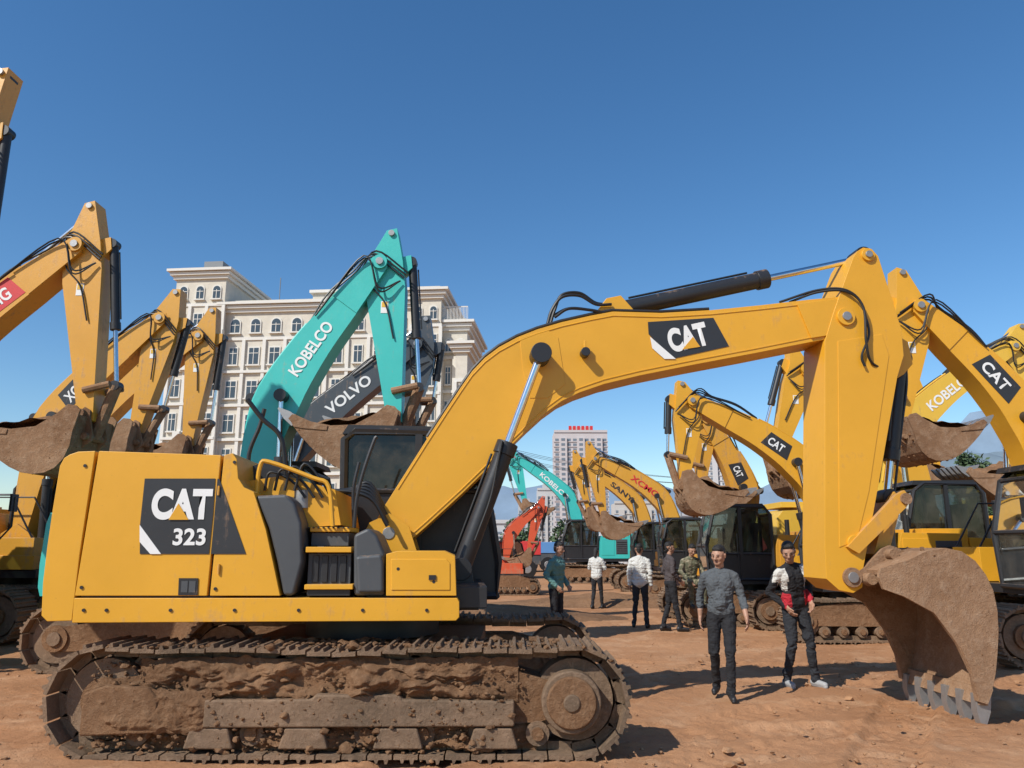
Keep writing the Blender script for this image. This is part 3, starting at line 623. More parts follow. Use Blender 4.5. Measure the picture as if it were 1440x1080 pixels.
# ------------------------------------------------------------------ ground
def ground():
    xs=list(np.linspace(-9,13,420)); ys=[3.2+18.8*(i/400)**1.35 for i in range(401)]
    xs=[-3000,-1200,-500,-200,-90,-45,-25,-16,-12]+xs+[15,18,24,36,60,110,250,600,1400,3000]
    ys=[-60,-20,-6,0,2]+ys+[24,27,31,36,45,60,90,140,260,500,1000,2200,6000]
    ruts=[(1.5,6.5,.45),(1.95,7.9,.45),(3.2,6.5,.75),(4.8,6.5,.75),(0.5,10.5,-.15),(0.5,12.0,-.15),(2,7.4,.02),(6.5,9,1.2),(1,9,.95),(2.6,5.8,1.05)]
    vs=[];fs=[]
    for y in ys:
        for x in xs:
            z=0
            if -9.01<x<13.01 and 3.1<y<22.1:
                e=min(1,(x+9)/1.0,(13-x)/1.0,(22-y)/2,(y-3.1)/.4)
                lump=max(0,noise.noise(Vector((x*.9,y*.9,7)))+.15)
                z=.026*noise.fractal(Vector((x*.8,y*.8,2)),1,2,3)+.03*lump*abs(noise.noise(Vector((x*5,y*5,5))))+(.008+.03*lump)*noise.noise(Vector((x*13,y*13,1)))+.009*noise.noise(Vector((x*29,y*29,1)))
                for (ox,oy,a) in ruts:
                    wob=.15*math.sin(x*.7+ox)
                    dd=(x-ox)*math.sin(a)-(y-oy+wob)*math.cos(a); al=(x-ox)*math.cos(a)+(y-oy)*math.sin(a)
                    fade=max(0,min(1,.6+noise.noise(Vector((al*.5,ox,3)))*1.6))
                    if abs(dd)<.25: z+=(-.032+.013*math.sin(al*34+6*abs(dd)*3))*fade
                    elif abs(dd)<.37: z+=.030*(1-abs(abs(dd)-.31)/.06)*(.6+noise.noise(Vector((x*7,y*7,3))))*fade
                z=(z-.01)*max(0,e)
            vs.append((x,y,z))
    n=len(xs)
    for j in range(len(ys)-1):
        for i in range(n-1): k=j*n+i; fs.append([k,k+1,k+n+1,k+n])
    m,nt,b=newmat('dirt_ground'); tc=N(nt,'ShaderNodeTexCoord').outputs['Object']
    n0=noise_n(nt,.28,8,.62,tc); n1=noise_n(nt,1.4,9,.68,tc); n2=noise_n(nt,7,10,.75,tc); n3=noise_n(nt,45,6,.75,tc)
    c=mixc(nt,ramp(nt,n0.outputs[0],.40,.60).outputs[0],(.47,.245,.125),(.37,.18,.086))
    c=mixc(nt,math_n(nt,'MULTIPLY',ramp(nt,n1.outputs[0],.50,.66).outputs[0],.65),c,(.57,.345,.20))
    c=mixc(nt,math_n(nt,'MULTIPLY',ramp(nt,n2.outputs[0],.56,.70).outputs[0],.5),c,(.24,.115,.058))
    c=mixc(nt,math_n(nt,'MULTIPLY',ramp(nt,n3.outputs[0],.60,.70).outputs[0],.5),c,(.66,.46,.31))
    c=mixc(nt,math_n(nt,'MULTIPLY',ramp(nt,n3.outputs[0],.30,.42,(1,1,1,1),(0,0,0,1)).outputs[0],.5),c,(.20,.10,.05))
    nt.links.new(c,b.inputs['Base Color']); b.inputs['Roughness'].default_value=.97; b.inputs['Specular IOR Level'].default_value=.12
    bump(nt,b,math_n(nt,'ADD',n2.outputs[0],math_n(nt,'MULTIPLY',n3.outputs[0],.4)),.8,.035)
    mb=MB(); mb.add(vs,fs,m); mb.obj('ground',None,0,80)
    mb=MB(); r=random.Random(9); M=soil('clod_soil',(.44,.24,.125),(.33,.17,.085),(.60,.42,.28),6,.6)
    for k in range(5200):
        y=4.8+abs(r.gauss(0,1))*6; x=r.uniform(-7,11)
        if noise.noise(Vector((x*.7,y*.7,9)))+r.uniform(-.3,.3)<0: continue
        s=min(.055,.004+r.expovariate(1/.007)); clod(mb,x,y,s*.1,s,r,M)
    mb.obj('soil_clods',None,0,40)
ground()
def mound(x,y,rx,ry,hz,seed):
    vs=[];fs=[];n=36
    for j in range(n+1):
        for i in range(n+1):
            a=i/n*2-1;b=j/n*2-1; d=math.hypot(a,b); k=max(0,1-d*d)
            z=hz*k**1.3*(1+.5*noise.fractal(Vector((a*2+seed,b*2,seed)),1,2,5))-.03
            vs.append((x+a*rx,y+b*ry,z))
    for j in range(n):
        for i in range(n): k=j*(n+1)+i; fs.append([k,k+1,k+n+2,k+n+1])
    mb=MB(); mb.add(vs,fs,M_MUD); mb.obj('soil_mound')
mound(-1.5,19,4.5,1.6,.35,1); mound(3.5,23,5,1.5,.3,5); mound(10,9.5,2.5,1.2,.18,8)
# ------------------------------------------------------------------ hotel
M_STN=plain('cream_render',(.60,.555,.47),.85,0,.05,1.5)
M_TRM=plain('white_trim',(.68,.655,.60),.8)
M_RF=plain('grey_roof',(.22,.23,.24),.8)
M_WIN=plain('window_glass_dark',(.06,.08,.095),.12)
def hotel():
    e=bpy.data.objects.new('hotel_building',None); sc.collection.objects.link(e); e.location=(-19,72,0); e.rotation_euler[2]=math.radians(-5)
    w=MB(); t=MB(); g=MB()
    def block(x0,x1,y0,y1,z1,arch=True,cols=None,top=3.2,nf=7):
        w.box(x0,x1,y0,y1,0,z1,M_STN)
        for k,(o,hh) in enumerate(((.25,.35),(.5,.3),(.75,.25))): t.box(x0-o,x1+o,y0-o,y1+o,z1-.9+k*.36,z1-.9+k*.36+hh,M_TRM)
        t.box(x0-.1,x1+.1,y0-.12,y1+.1,z1-3.7,z1-3.4,M_TRM)
        w.box(x0+.2,x1-.2,y0+.2,y1-.2,z1,z1+.45,M_STN)
        n=cols or max(1,int((x1-x0)/2.1)); p=(x1-x0)/n
        def fac(cx,z0,z1_,ww,ar,face):
            pts=[(-ww/2,z0),(ww/2,z0),(ww/2,z1_)]+([(ww/2*math.cos(a),z1_+ww/2*math.sin(a)) for a in np.linspace(.2,math.pi-.2,7)] if ar else [])+[(-ww/2,z1_)]
            big=[(q[0]*1.28,q[1]+(.12 if q[1]>z0 else -.12)) for q in pts]
            if face==0:
                t.prism([(cx+a,b) for a,b in big],y0-.10,y0+.05,M_TRM); g.prism([(cx+a,b) for a,b in pts],y0-.13,y0,M_WIN)
                t.box(cx-.03,cx+.03,y0-.16,y0-.1,z0,z1_,M_TRM); t.box(cx-ww/2,cx+ww/2,y0-.155,y0-.1,(z0+z1_)/2+.25,(z0+z1_)/2+.31,M_TRM)
                t.box(cx-ww*.75,cx+ww*.75,y0-.3,y0,z0-.2,z0-.08,M_TRM)
            else:
                for A,m_,o in((big,M_TRM,.10),(pts,M_WIN,.13)):
                    vs=[(x1+o,cx+a,b) for a,b in A]; (t if m_ is M_TRM else g).add(vs,[list(range(len(vs)))],m_)
        for i in range(n):
            cx=x0+p*(i+.5)
            if arch: fac(cx,z1-2.9,z1-2.0,p*.42,True,0)
            for k in range(nf):
                zt=z1-4.4-k*3.3
                if zt<2: break
                fac(cx,zt-1.7,zt-.1,p*(.45 if (i+k)%3 else .36),False,0)
                if random.random()<.35: g.box(cx+p*.25,cx+p*.25+.7,y0-.6,y0-.1,zt-2.5,zt-1.85,M_TRM)
        for i in range(n+1):
            cx=x0+p*i; t.box(cx-.16,cx+.16,y0-.22,y0+.02,0,z1-3.7,M_TRM)
        for k in range(1,8):
            if z1-3.7-k*3.3>1: t.box(x0-.06,x1+.06,y0-.28,y0-.0,z1-3.7-k*3.3,z1-3.45-k*3.3,M_TRM)
        m=max(1,int((y1-y0)/3))
        for i in range(m):
            cy=y0+(y1-y0)*(i+.5)/m
            for k in range(nf):
                zt=z1-4.4-k*3.3
                if zt>2: fac(cy,zt-1.7,zt-.1,1.2,False,1)
    block(-14.3,-9.2,-.6,8,28.4,cols=3)
    block(-9.2,9.4,0,13,25.0,cols=9)
    block(9.4,12.3,-.4,9,25.8,cols=2)
    block(12.3,14.7,.6,10,22.8,cols=2)
    block(13.9,15.0,-1.2,8,20.2,cols=1,arch=False)
    w.box(-13,-11,2,5,28.4,30.4,M_RF); w.box(-2,3,4,9,25.0,27.3,M_STN); t.box(-2.3,3.3,3.7,9.3,27.3,27.6,M_TRM)
    for i in range(18): t.box(12.4+i*.14,12.44+i*.14,.1,.16,22.8,24.2,M_TRM)
    t.box(12.4,14.8,.1,.16,24.15,24.25,M_TRM); w.cyl((-6,5,25),(-6,5,29.5),.05,None,M_RF,6); w.cyl((8,5,25),(8,5,28.8),.04,None,M_RF,6)
    w.obj('walls',e,0,0); t.obj('cornices_and_frames',e,0,0); g.obj('windows',e,0,0)
hotel()
def tower(x,y,wd,dp,ht,nx,nf,col,name='apartment_tower',crown=None,yaw=0):
    e=bpy.data.objects.new(name,None); sc.collection.objects.link(e); e.location=(x,y,0); e.rotation_euler[2]=math.radians(yaw)
    M=plain('tower_wall',col,.9); w=MB();g=MB()
    MW=plain('tower_window',(.16,.19,.23),.3)
    w.box(-wd/2,wd/2,0,dp,0,ht,M)
    for fx in(-.33,0,.33): w.box(fx*wd-wd*.07,fx*wd+wd*.07,-1.2,0,0,ht-3,M)
    for k in range(nf):
        z=4+(ht-6)*k/nf
        for i in range(nx):
            cx=-wd/2+wd*(i+.5)/nx; d=-1.3 if any(abs(cx-fx*wd)<wd*.07 for fx in(-.33,0,.33)) else -.1
            g.box(cx-wd/nx*.3,cx+wd/nx*.3,d,.02,z,z+(ht-6)/nf*.5,MW)
        w.box(-wd/2-.3,wd/2+.3,-.4,0,z-.5,z-.1,M)
        for i in range(4): g.box(wd/2,wd/2+.1,dp*(i+.3)/4,dp*(i+.7)/4,z,z+(ht-6)/nf*.5,MW)
    w.box(-wd*.18,wd*.22,dp*.2,dp*.7,ht,ht+3.5,M); w.box(-wd*.5,wd*.5,-.5,-.2,ht,ht+1.2,M)
    if crown: 
        for k in range(6): w.box(-wd*.22+k*wd*.08,-wd*.22+k*wd*.08+wd*.055,1,1.4,ht+1.4,ht+3.6,M_REDL)
    w.obj('walls',e,0,0); g.obj('windows',e,0,0)
tower(36,400,28,16,60,9,21,(.52,.48,.48),crown=1)
tower(108,410,18,16,62,6,21,(.58,.57,.57))
tower(19,430,10,12,32,4,9,(.5,.5,.5)); tower(8,430,9,12,24,4,7,(.42,.44,.46)); tower(60,380,20,12,22,6,6,(.5,.48,.45)); tower(88,380,16,12,16,6,5,(.45,.46,.48)); tower(-10,260,20,12,9,7,2,(.5,.5,.5)); tower(30,250,26,12,8,8,2,(.35,.42,.5)); tower(62,240,16,12,8,6,2,(.6,.6,.58))
# ------------------------------------------------------------------ hills
def hill(name,x0,x1,y,prof,col,dep=500,seed=0):
    m=plain('hill_cover_haze_tinted',col,1.0,0,0,.01)  # hill green shifted to blue-grey: distance haze is mixed into the base colour
    vs=[];fs=[];n=120;k=8
    for i in range(n+1):
        a=i/n; x=x0+(x1-x0)*a; hz=np.interp(a,[p[0] for p in prof],[p[1] for p in prof])*(1+.10*noise.fractal(Vector((a*9,seed,0)),1,2,5))
        for j in range(k+1):
            b=j/k; vs.append((x,y+dep*b+40*noise.noise(Vector((a*30,b*6,seed))),hz*(math.sin(b*math.pi/2)**.8)*(1+.12*noise.noise(Vector((a*40,b*5,seed)))) -5*(1-b)))
    for i in range(n):
        for j in range(k): q=i*(k+1)+j; fs.append([q,q+1,q+k+2,q+k+1])
    mb=MB(); mb.add(vs,fs,m); mb.obj(name,None,0,80)
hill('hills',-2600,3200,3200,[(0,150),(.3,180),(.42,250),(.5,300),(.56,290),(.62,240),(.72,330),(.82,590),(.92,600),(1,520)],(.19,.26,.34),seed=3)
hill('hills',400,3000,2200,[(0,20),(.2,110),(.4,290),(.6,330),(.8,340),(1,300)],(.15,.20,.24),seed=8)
# ------------------------------------------------------------------ trees
m,nt,b=newmat('foliage'); M_LEAF=m
oi=N(nt,'ShaderNodeNewGeometry'); nz=noise_n(nt,1.2,4,.6,oi.outputs['Position'])
nt.links.new(mixc(nt,ramp(nt,nz.outputs[0],.35,.65).outputs[0],(.03,.06,.025),(.085,.13,.05)),b.inputs['Base Color']); b.inputs['Roughness'].default_value=.7
M_BARK=plain('bark',(.10,.07,.05),.9,0,.4)
def tree(x,y,ht,wd,seed,mb=None,nl=2600,name='tree',leaf=.16):
    r=random.Random(seed); own=mb is None; mb=mb or MB()
    mb.cyl((x,y,0),(x+.1,y,ht*.9),.14,.03,M_BARK,8)
    cl=[]
    for k in range(34):
        t=r.uniform(.2,1); a=r.uniform(0,6.28); R=wd/2*(1.08-t)**.7*r.uniform(.4,1)
        c=(x+R*math.cos(a),y+R*math.sin(a),ht*t); cl.append((c,wd*.15*r.uniform(.5,1.3)))
        mb.cyl((x,y,ht*t*.8),c,.04,.012,M_BARK,5)
    for k in range(nl):
        c,R=r.choice(cl); d=Vector((r.gauss(0,1),r.gauss(0,1),r.gauss(0,1))).normalized()*R*r.random()**.4
        p=Vector(c)+d; u=Vector((r.gauss(0,1),r.gauss(0,1),r.gauss(0,1))).normalized(); v=u.orthogonal().normalized(); s=leaf*r.uniform(.6,1.3)
        mb.add([p-u*s,p+v*s*.5,p+u*s,p-v*s*.5],[[0,1,2,3]],M_LEAF)
    if own: mb.obj(name,None,0,0)
tree(25.7,43,6.6,3.6,3,nl=4200,leaf=.17); tree(29.5,48,5.6,3.4,6,nl=3000,leaf=.17)
mb=MB()
for k in range(26):
    x=random.uniform(-20,75); y=random.uniform(150,210); tree(x,y,random.uniform(4,8),random.uniform(5,8),k,mb,nl=420,leaf=.6)
mb.obj('distant_trees',None,0,0)
def pole(x,y,ht):
    mb=MB(); mb.cyl((x,y,0),(x,y,ht),.2,.12,M_RF,10)
    for z in(ht-.6,ht-1.8): mb.box(x-1.2,x+1.2,y-.06,y+.06,z,z+.12,M_RF)
    for z in(ht-.6,ht-1.8):
        for dx in(-1.1,0,1.1): mb.cyl((x+dx,y,z+.1),(x+dx,y,z+.4),.06,.04,M_TRM,6)
    mb.obj('power_pole')
pole(-14,95,17); pole(38,175,17)
mb=MB()
for z in(-.2,-1.4):
    for dx in(-1.1,0,1.1):
        mb.tube([(-14+dx+52*t,95+80*t,17+z-5*t*(1-t)) for t in np.linspace(0,1,24)],.03,M_RUB,5)
mb.obj('power_lines',None,0,0)
# ------------------------------------------------------------------ trucks in the distance
def car(x,y,col,yaw=0):
    e=bpy.data.objects.new('parked_truck',None); sc.collection.objects.link(e); e.location=(x,y,0); e.rotation_euler[2]=math.radians(yaw)
    M=paint('truck_paint',col,.3); mb=MB()
    mb.prism([(-3,.7),(-3,1.2),(1.4,1.2),(1.4,.7)],-1.1,1.1,M_DGR)
    mb.prism([(1.4,.6),(1.4,2.6),(1.6,2.75),(2.9,2.7),(3.15,1.7),(3.2,.6)],-1.15,1.15,M)
    mb.prism([(1.75,1.75),(1.75,2.45),(2.75,2.45),(2.95,1.75)],-1.17,1.17,M_WIN); mb.prism([(2.93,2.5),(3.12,1.75),(3.16,1.75),(2.97,2.5)],-1,1,M_WIN)
    mb.box(-3,1.2,-1.15,1.15,1.2,1.9,M)
    for wx in(-2.3,-1.2,2.3):
        for sy in(-1,1): mb.cyl((wx,sy*1.15,.48),(wx,sy*.85,.48),.48,None,M_RUB,20); mb.cyl((wx,sy*1.17,.48),(wx,sy*1.1,.48),.22,None,M_STEEL,14)
    mb.obj('body',e,.05)
car(-1.5,42,(.6,.04,.04),180); car(8,46,(.6,.6,.6),180); car(3.5,52,(.1,.25,.5))
# ------------------------------------------------------------------ people
def cloth(name,col,nz=.5):
    m,nt,b=newmat(name); tc=N(nt,'ShaderNodeTexCoord').outputs['Object']
    n1=noise_n(nt,9,4,.55,tc); n1.inputs['Distortion'].default_value=1.2; n2=noise_n(nt,160,2,.5,tc)
    c=mixc(nt,n2.outputs[0],tuple(x*.75 for x in col),tuple(min(1,x*1.2) for x in col)); nt.links.new(c,b.inputs['Base Color'])
    b.inputs['Roughness'].default_value=.88
    bump(nt,b,math_n(nt,'ADD',n1.outputs[0],math_n(nt,'MULTIPLY',n2.outputs[0],.05)),nz,.05); return m
SKIN=plain('skin',(.40,.22,.145),.55,0,.05,30); HAIR=plain('black_hair',(.014,.012,.011),.6,0,.6,90)
EYE=plain('eye_dark',(.09,.05,.04),.4); LIP=plain('lips',(.32,.15,.115),.5); SHOE=plain('shoe_black',(.02,.02,.022),.5); SOLE=plain('shoe_sole',(.35,.35,.35),.7)
C_GREY=cloth('grey_knit',(.085,.095,.105)); C_BLK=cloth('black_cloth',(.014,.014,.017)); C_DK=cloth('dark_trousers',(.020,.022,.028)); C_WHT=cloth('white_padded',(.60,.59,.55),.8)
C_RED=cloth('red_cloth',(.45,.02,.035)); C_TEAL=cloth('teal_padded',(.11,.24,.22),.8); C_BRN=cloth('dark_brown_cloth',(.07,.055,.055))
m,nt,b=newmat('camouflage'); C_CAM=m
tc=N(nt,'ShaderNodeTexCoord').outputs['Object']; n1=noise_n(nt,14,3,.5,tc); r=ramp(nt,n1.outputs[0],.4,.6,(.10,.10,.06,1),(.30,.26,.18,1)); r.color_ramp.interpolation='CONSTANT'; e=r.color_ramp.elements.new(.5); e.color=(.19,.17,.11,1)
nt.links.new(r.outputs[0],b.inputs['Base Color']); b.inputs['Roughness'].default_value=.9
def capsule(mb,a,b,ra,rb,flat,n=14):
    a=Vector(a);b=Vector(b); d=b-a; L=d.length
    if L<1e-5: d=Vector((0,0,1)); 
    d.normalize(); u=d.orthogonal().normalized(); w=d.cross(u); rings=[]
    for t in(-.98,-.85,-.6,-.3,0): rings.append((a+d*(ra*t),ra*math.sqrt(1-t*t)))
    for t in(0,.3,.6,.85,.98): rings.append((b+d*(rb*t),rb*math.sqrt(1-t*t)))
    vs=[];fs=[]
    for c,r in rings:
        for i in range(n):
            t=math.tau*i/n; p=c+u*(r*math.cos(t))+w*(r*math.sin(t))
            if flat!=1:
                k=0 if L<1e-5 else max(0,min(1,(p-a).dot(d)/L)); ax=a.lerp(b,k); p.y=ax.y+(p.y-ax.y)*flat
            vs.append(p)
    m=len(rings)
    for j in range(m-1):
        for i in range(n): fs.append([j*n+i,j*n+(i+1)%n,(j+1)*n+(i+1)%n,(j+1)*n+i])
    fs.append(list(range(n))[::-1]); fs.append(list(range((m-1)*n,m*n)))
    mb.add(vs,fs,SKIN)
def person(x,y,head_deg,scale=1,top=C_GREY,pants=C_DK,arms=None,legs=None,lean=(0,0),hy=0,hp=0,vox=.0075,panel=None,long_=0,bulk=1.0,hairlong=False,z=0,belly=0,shoe=SHOE,rolled=False,quilt=0):
    """local frame: person faces -Y. arms: (elbow,wrist) for -x and +x side"""
    pr=[]
    lm=Matrix.Rotation(math.radians(lean[0]),3,'X')@Matrix.Rotation(math.radians(lean[1]),3,'Y')
    piv=Vector((0,0,.93))
    def Uv(p): return lm@(Vector(p)-piv)+piv
    def A(a,b,ra,rb,mat,flat=1,up=True):
        a=Uv(a) if up else Vector(a); b=Uv(b) if up else Vector(b); pr.append((a,b,ra,rb,mat,flat))
    A((-.035,.005,.99-long_),(-.03,0,1.12),.126*bulk,.114*bulk,top,.86)
    A((.035,.005,.99-long_),(.03,0,1.12),.126*bulk,.114*bulk,top,.86)
    A((-.03,0,1.12),(-.05,.0,1.30),.114*bulk,.126*bulk,top,.86)
    A((.03,0,1.12),(.05,.0,1.30),.114*bulk,.126*bulk,top,.86)
    A((-.13,.01,1.372),(0,.012,1.405),.064*bulk,.075*bulk,top,.95)
    A((.13,.01,1.372),(0,.012,1.405),.064*bulk,.075*bulk,top,.95)
    if belly: A((0,-.045,1.06),(0,-.035,1.16),.10,.095,top)
    A((0,.02,1.41),(0,.012,1.452),.072,.058,top)
    A((0,.015,1.42),(0,-.005,1.52),.053,.050,SKIN)
    A((-.06,.01,.93),(.06,.01,.93),.108,.108,pants,.95,False)
    L=legs or (((-.10,-.02,.50),(-.11,.03,.09)),((.10,-.02,.50),(.11,.03,.09)))
    for sx,(k,an) in zip((-1,1),L):
        hp_=(sx*.085,.0,.88)
        A(hp_,k,.092,.064,pants,1,False); A(k,an,.062,.050,pants,1,False)
        A((an[0],an[1]-.005,an[2]-.005),(an[0],an[1]-.01,an[2]+.03),.056,.052,pants,1,False)
        tx=an[0]+sx*.025
        A((an[0],an[1]+.035,an[2]-.045),(tx,an[1]-.15,an[2]-.055),.042,.034,shoe,1,False)
        A((an[0],an[1]+.04,an[2]-.072),(tx,an[1]-.16,an[2]-.074),.030,.028,SOLE if shoe is not SHOE else SHOE,1,False)
    AR=arms or (((-.222,.035,1.12),(-.225,-.03,.88)),((.222,.035,1.12),(.225,-.03,.88)))
    for sx,(el,wr) in zip((-1,1),AR):
        sh=(sx*.170,.01,1.362)
        A(sh,el,.060*bulk,.050*bulk,top); 
        if rolled:
            mid=tuple(np.array(el)*.45+np.array(wr)*.55); A(el,mid,.048*bulk,.045*bulk,top); A(mid,wr,.037,.027,SKIN)
        else: A(el,wr,.049*bulk,.039*bulk,top)
        # hand: palm, 4 fingers of different length, thumb leaving the side of the palm
        e=Uv(el);w=Uv(wr); d=(w-e).normalized(); d=(d+Vector((0,-.1,-.5))).normalized()
        s=Vector((0,-1,0)); s=(s-d*s.dot(d)).normalized(); nn=d.cross(s)*(-sx)
        if nn.x*sx>0: nn=-nn
        w=w+(w-e).normalized()*.02
        pr.append((w-d*.02,w+d*.03,.025,.026,SKIN,1))
        for k in range(3): pr.append((w+s*(.018*(k-1)),w+d*.075+s*(.023*(k-1)),.018,.016,SKIN,1))
        for k,fl in enumerate((.062,.074,.070,.055)):
            b0=w+d*.08+s*(.031-.0205*k); b1=b0+d*fl*.55+nn*.012; b2=b1+d*fl*.35+nn*.026
            pr.append((b0,b1,.0095,.009,SKIN,1)); pr.append((b1,b2,.009,.0078,SKIN,1))
        t0=w+d*.02+s*.022; t1=t0+d*.035+s*.028; t2=t1+d*.03+s*.006+nn*.01
        pr.append((t0,t1,.0125,.011,SKIN,1)); pr.append((t1,t2,.011,.009,SKIN,1))
    hm=Matrix.Rotation(math.radians(hy),3,'Z')@Matrix.Rotation(math.radians(hp),3,'X'); hc=Vector((0,0,1.50))
    def Hh(a,b,ra,rb,mat):
        a=hm@(Vector(a)-hc)+hc; b=hm@(Vector(b)-hc)+hc; pr.append((Uv(a),Uv(b),ra,rb,mat,1))
    Hh((0,.028,1.638),(0,-.014,1.622),.076,.073,SKIN)
    Hh((-.010,-.026,1.585),(.010,-.026,1.585),.056,.056,SKIN)
    Hh((-.010,-.052,1.533),(.010,-.052,1.533),.030,.030,SKIN)     # chin
    for sx in(-1,1):
        Hh((sx*.044,-.005,1.565),(sx*.018,-.045,1.540),.030,.028,SKIN)   # jaw
        Hh((sx*.042,-.052,1.592),(sx*.038,-.054,1.587),.024,.022,SKIN)   # cheek
        Hh((sx*.077,.014,1.622),(sx*.076,.014,1.588),.016,.011,SKIN)
        Hh((sx*.026,-.083,1.616),(sx*.036,-.079,1.616),.005,.0045,EYE)
        Hh((sx*.020,-.084,1.636),(sx*.042,-.075,1.637),.0045,.004,HAIR)
        Hh((sx*.062,.015,1.650),(sx*.056,.032,1.615),.020,.025,HAIR)
    Hh((0,-.084,1.625),(0,-.104,1.590),.009,.014,SKIN)
    Hh((-.011,-.092,1.584),(.011,-.092,1.584),.010,.010,SKIN)
    Hh((-.016,-.083,1.556),(.016,-.083,1.556),.005,.005,LIP)
    Hh((0,.036,1.662),(0,.008,1.674),.076,.068,HAIR); Hh((-.026,-.030,1.694),(.026,-.030,1.694),.030,.030,HAIR)
    Hh((0,.052,1.61),(0,.055,1.575),.058,.044,HAIR)
    if hairlong: Hh((0,.06,1.62),(0,.085,1.47),.07,.045,HAIR)
    mb=MB()
    for (a,b_,ra,rb,mt,fl) in pr: capsule(mb,a,b_,ra,rb,fl)
    me=bpy.data.meshes.new('b'); me.from_pydata([tuple(v) for v in mb.v],[],mb.f); me.update()
    o=bpy.data.objects.new('b',me); sc.collection.objects.link(o)
    rm=o.modifiers.new('r','REMESH'); rm.mode='VOXEL'; rm.voxel_size=vox
    sm=o.modifiers.new('s','SMOOTH'); sm.factor=.5; sm.iterations=2
    me2=bpy.data.meshes.new_from_object(o.evaluated_get(bpy.context.evaluated_depsgraph_get())); bpy.data.objects.remove(o)
    n=len(me2.vertices); co=np.empty(n*3); me2.vertices.foreach_get('co',co); co=co.reshape(-1,3)
    nf=len(me2.polygons); fc=np.empty(nf*3); me2.polygons.foreach_get('center',fc); fc=fc.reshape(-1,3)
    mats=[];best=np.full(nf,1e9);bi=np.zeros(nf,int)
    for idx,(a,b_,ra,rb,mt,fl) in enumerate(pr):
        if mt not in mats: mats.append(mt)
        a=np.array(a);b_=np.array(b_);ab=b_-a;t=np.clip(((fc-a)@ab)/max(ab@ab,1e-9),0,1); q=fc-(a+t[:,None]*ab); q[:,1]/=fl
        d=np.sqrt((q**2).sum(1))-(ra+(rb-ra)*t); 
        if mt in(EYE,LIP): d-=.003
        k=d<best; best[k]=d[k]; bi[k]=mats.index(mt)
    if panel:
        ti=mats.index(top); li=np.array(lm.inverted()); loc_=(fc-np.array(piv))@li.T+np.array(piv)
        for mt in set(panel(None)):
            if mt not in mats: mats.append(mt)
        for i in np.nonzero(bi==ti)[0]: bi[i]=mats.index(panel(loc_[i]))
    me2.materials.clear()
    for mt in mats: me2.materials.append(mt)
    me2.polygons.foreach_set('material_index',bi.astype(np.int32)); me2.polygons.foreach_set('use_smooth',[True]*nf)
    nrm=np.empty(n*3); me2.vertices.foreach_get('normal',nrm); nrm=nrm.reshape(-1,3)
    cset={i for i,mt in enumerate(mats) if mt not in (SKIN,HAIR,EYE,LIP,SHOE,SOLE)}; tset={i for i,mt in enumerate(mats) if mt is top}
    vm=np.zeros(n,int); 
    for p,b0 in zip(me2.polygons,bi):
        if b0 in cset:
            for vi in p.vertices: vm[vi]=max(vm[vi],2 if b0 in tset else 1)
    for i in np.nonzero(vm)[0]:
        c=co[i]
        # folds gather round elbows, waist, knees and ankles
        g=1+1.2*math.exp(-((c[2]-.5)/.08)**2)+1.4*math.exp(-((c[2]-.16)/.07)**2)+1.0*math.exp(-((c[2]-1.08)/.10)**2)
        d=noise.noise(Vector((c[0]*8+x,c[1]*8,c[2]*15)))*.009*g+abs(noise.noise(Vector((c[0]*17,c[1]*17+x,c[2]*26))))*-.010*g
        if quilt and vm[i]==2: d+=.007*abs(math.sin(c[2]*math.pi/.075))-.003
        co[i]+=nrm[i]*d
    me2.vertices.foreach_set('co',co.ravel()); me2.update()
    ob=bpy.data.objects.new('person',me2); sc.collection.objects.link(ob); ob.location=(x,y,z); ob.scale=(scale,)*3; ob.rotation_euler[2]=math.radians(head_deg)
    return ob
# man in grey jumper walking toward us
person(2.38,9.1,-16,.96,top=C_GREY,pants=C_BLK,belly=1,rolled=True,hy=-22,hp=10,vox=.006,lean=(3,1),
  arms=(((-.240,.09,1.14),(-.245,.07,.89)),((.245,.0,1.13),(.285,-.16,.93))),
  legs=(((-.10,-.04,.50),(-.10,.17,.115)),((.085,-.15,.49),(.07,-.15,.085))))
# man in sports jacket, leaning, hands in pockets
def jacket(c):
    if c is None: return (C_WHT,C_RED,C_BLK)
    x_,y_,z_=c; ax=abs(x_)
    if z_>1.425: return C_BLK
    if ax>.20: return C_WHT if z_>1.27 and y_<.02 else C_BLK
    if y_<0 and ax<.075: return C_BLK
    if z_>1.27: return C_WHT if ax>.10 else C_BLK
    if z_>1.15: return C_BLK if ax<.12 else C_WHT
    return C_RED if ax>.09 and z_<1.12 else C_BLK
person(3.46,9.75,14,1.0,top=C_BLK,pants=C_DK,hy=-32,hp=14,lean=(10,-10),vox=.006,panel=jacket,shoe=SOLE,
  arms=(((-.275,.09,1.13),(-.175,-.07,.985)),((.275,.09,1.13),(.175,-.07,.985))),
  legs=(((-.11,-.05,.50),(-.13,.08,.09)),((.13,-.06,.50),(.20,.0,.09))))
person(.80,14.4,55,1.0,top=C_TEAL,pants=C_BLK,hy=15,hp=12,bulk=1.12,long_=.06,lean=(4,0),quilt=1,arms=(((-.27,.06,1.13),(-.20,-.12,.97)),((.27,.06,1.13),(.20,-.12,.97))))
person(2.30,21.5,150,.93,top=C_WHT,pants=C_BLK,hairlong=True,bulk=1.10,long_=.06,vox=.009,hp=10,quilt=1,arms=(((-.25,-.04,1.14),(-.12,-.22,1.08)),((.25,-.04,1.14),(.12,-.22,1.08))),legs=(((-.10,-.06,.50),(-.10,-.12,.09)),((.10,.0,.50),(.10,.14,.10))))
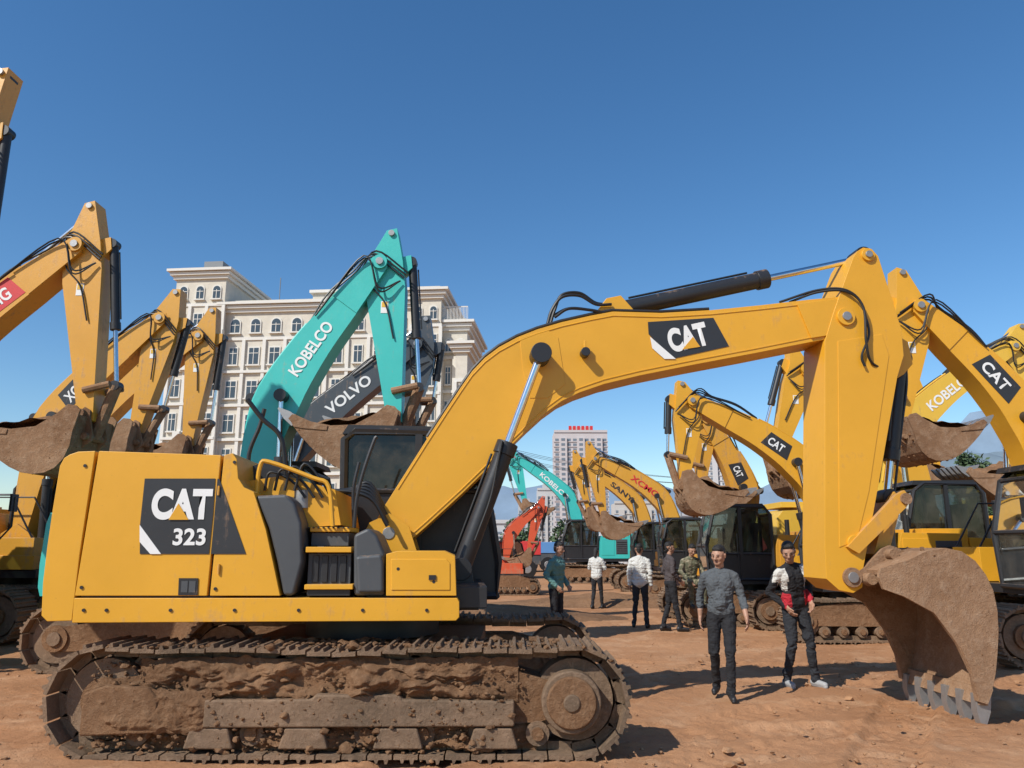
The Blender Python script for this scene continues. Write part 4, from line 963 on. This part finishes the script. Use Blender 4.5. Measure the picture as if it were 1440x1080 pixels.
person(2.68,16.6,165,.98,top=C_WHT,pants=C_DK,bulk=1.10,long_=.05,vox=.008,hp=6,quilt=1,legs=(((-.10,-.02,.50),(-.12,.03,.09)),((.11,-.04,.50),(.16,-.04,.09))))
person(3.20,16.0,100,1.0,top=C_BRN,pants=C_BLK,vox=.008,hp=5,arms=(((-.25,.05,1.13),(-.18,-.13,.98)),((.25,.05,1.13),(.18,-.13,.98))),legs=(((-.10,-.05,.50),(-.10,-.12,.09)),((.10,.02,.50),(.10,.16,.09))))
# person in camouflage sitting on the crawler track
person(3.80,16.95,10,1.0,top=C_CAM,pants=C_CAM,vox=.008,hp=12,lean=(16,0),z=-.01,arms=(((-.25,-.06,1.15),(-.16,-.36,1.06)),((.25,-.06,1.15),(.16,-.36,1.06))),legs=(((-.16,-.42,.93),(-.14,-.40,.50)),((.16,-.42,.93),(.14,-.38,.50))))
# ------------------------------------------------------------------ light, sky, camera
az=Vector((.72,.69,0)).normalized(); el=math.radians(42)
sun=bpy.data.lights.new('sun','SUN'); sun.energy=4.8; sun.angle=math.radians(.5); sun.color=(1,.96,.88)
so=bpy.data.objects.new('sun',sun); sc.collection.objects.link(so)
d=Vector((az.x*math.cos(el),az.y*math.cos(el),-math.sin(el))); so.rotation_euler=d.to_track_quat('-Z','Y').to_euler(); so.location=(-10,-10,20)
w=bpy.data.worlds.new('World'); sc.world=w; w.use_nodes=True; nt=w.node_tree; bg=nt.nodes['Background']
sk=nt.nodes.new('ShaderNodeTexSky'); sk.sky_type='NISHITA'; sk.sun_disc=False; sk.sun_elevation=el
tosun=-d; sk.sun_rotation=math.atan2(tosun.x,tosun.y); sk.altitude=600; sk.air_density=1.15; sk.dust_density=.35; sk.ozone_density=3.5
hs=nt.nodes.new('ShaderNodeHueSaturation'); hs.inputs['Saturation'].default_value=1.22
nt.links.new(sk.outputs[0],hs.inputs['Color']); nt.links.new(hs.outputs[0],bg.inputs[0]); bg.inputs[1].default_value=.14
cam=bpy.data.cameras.new('camera'); co=bpy.data.objects.new('camera',cam); sc.collection.objects.link(co)
cam.sensor_width=36; cam.lens=F/1440*36; cam.clip_end=12000; co.location=(0,0,H); co.rotation_euler=(math.pi/2+PITCH,0,0)
sc.camera=co
sc.view_settings.view_transform='Standard'; sc.view_settings.look='None'; sc.view_settings.exposure=0
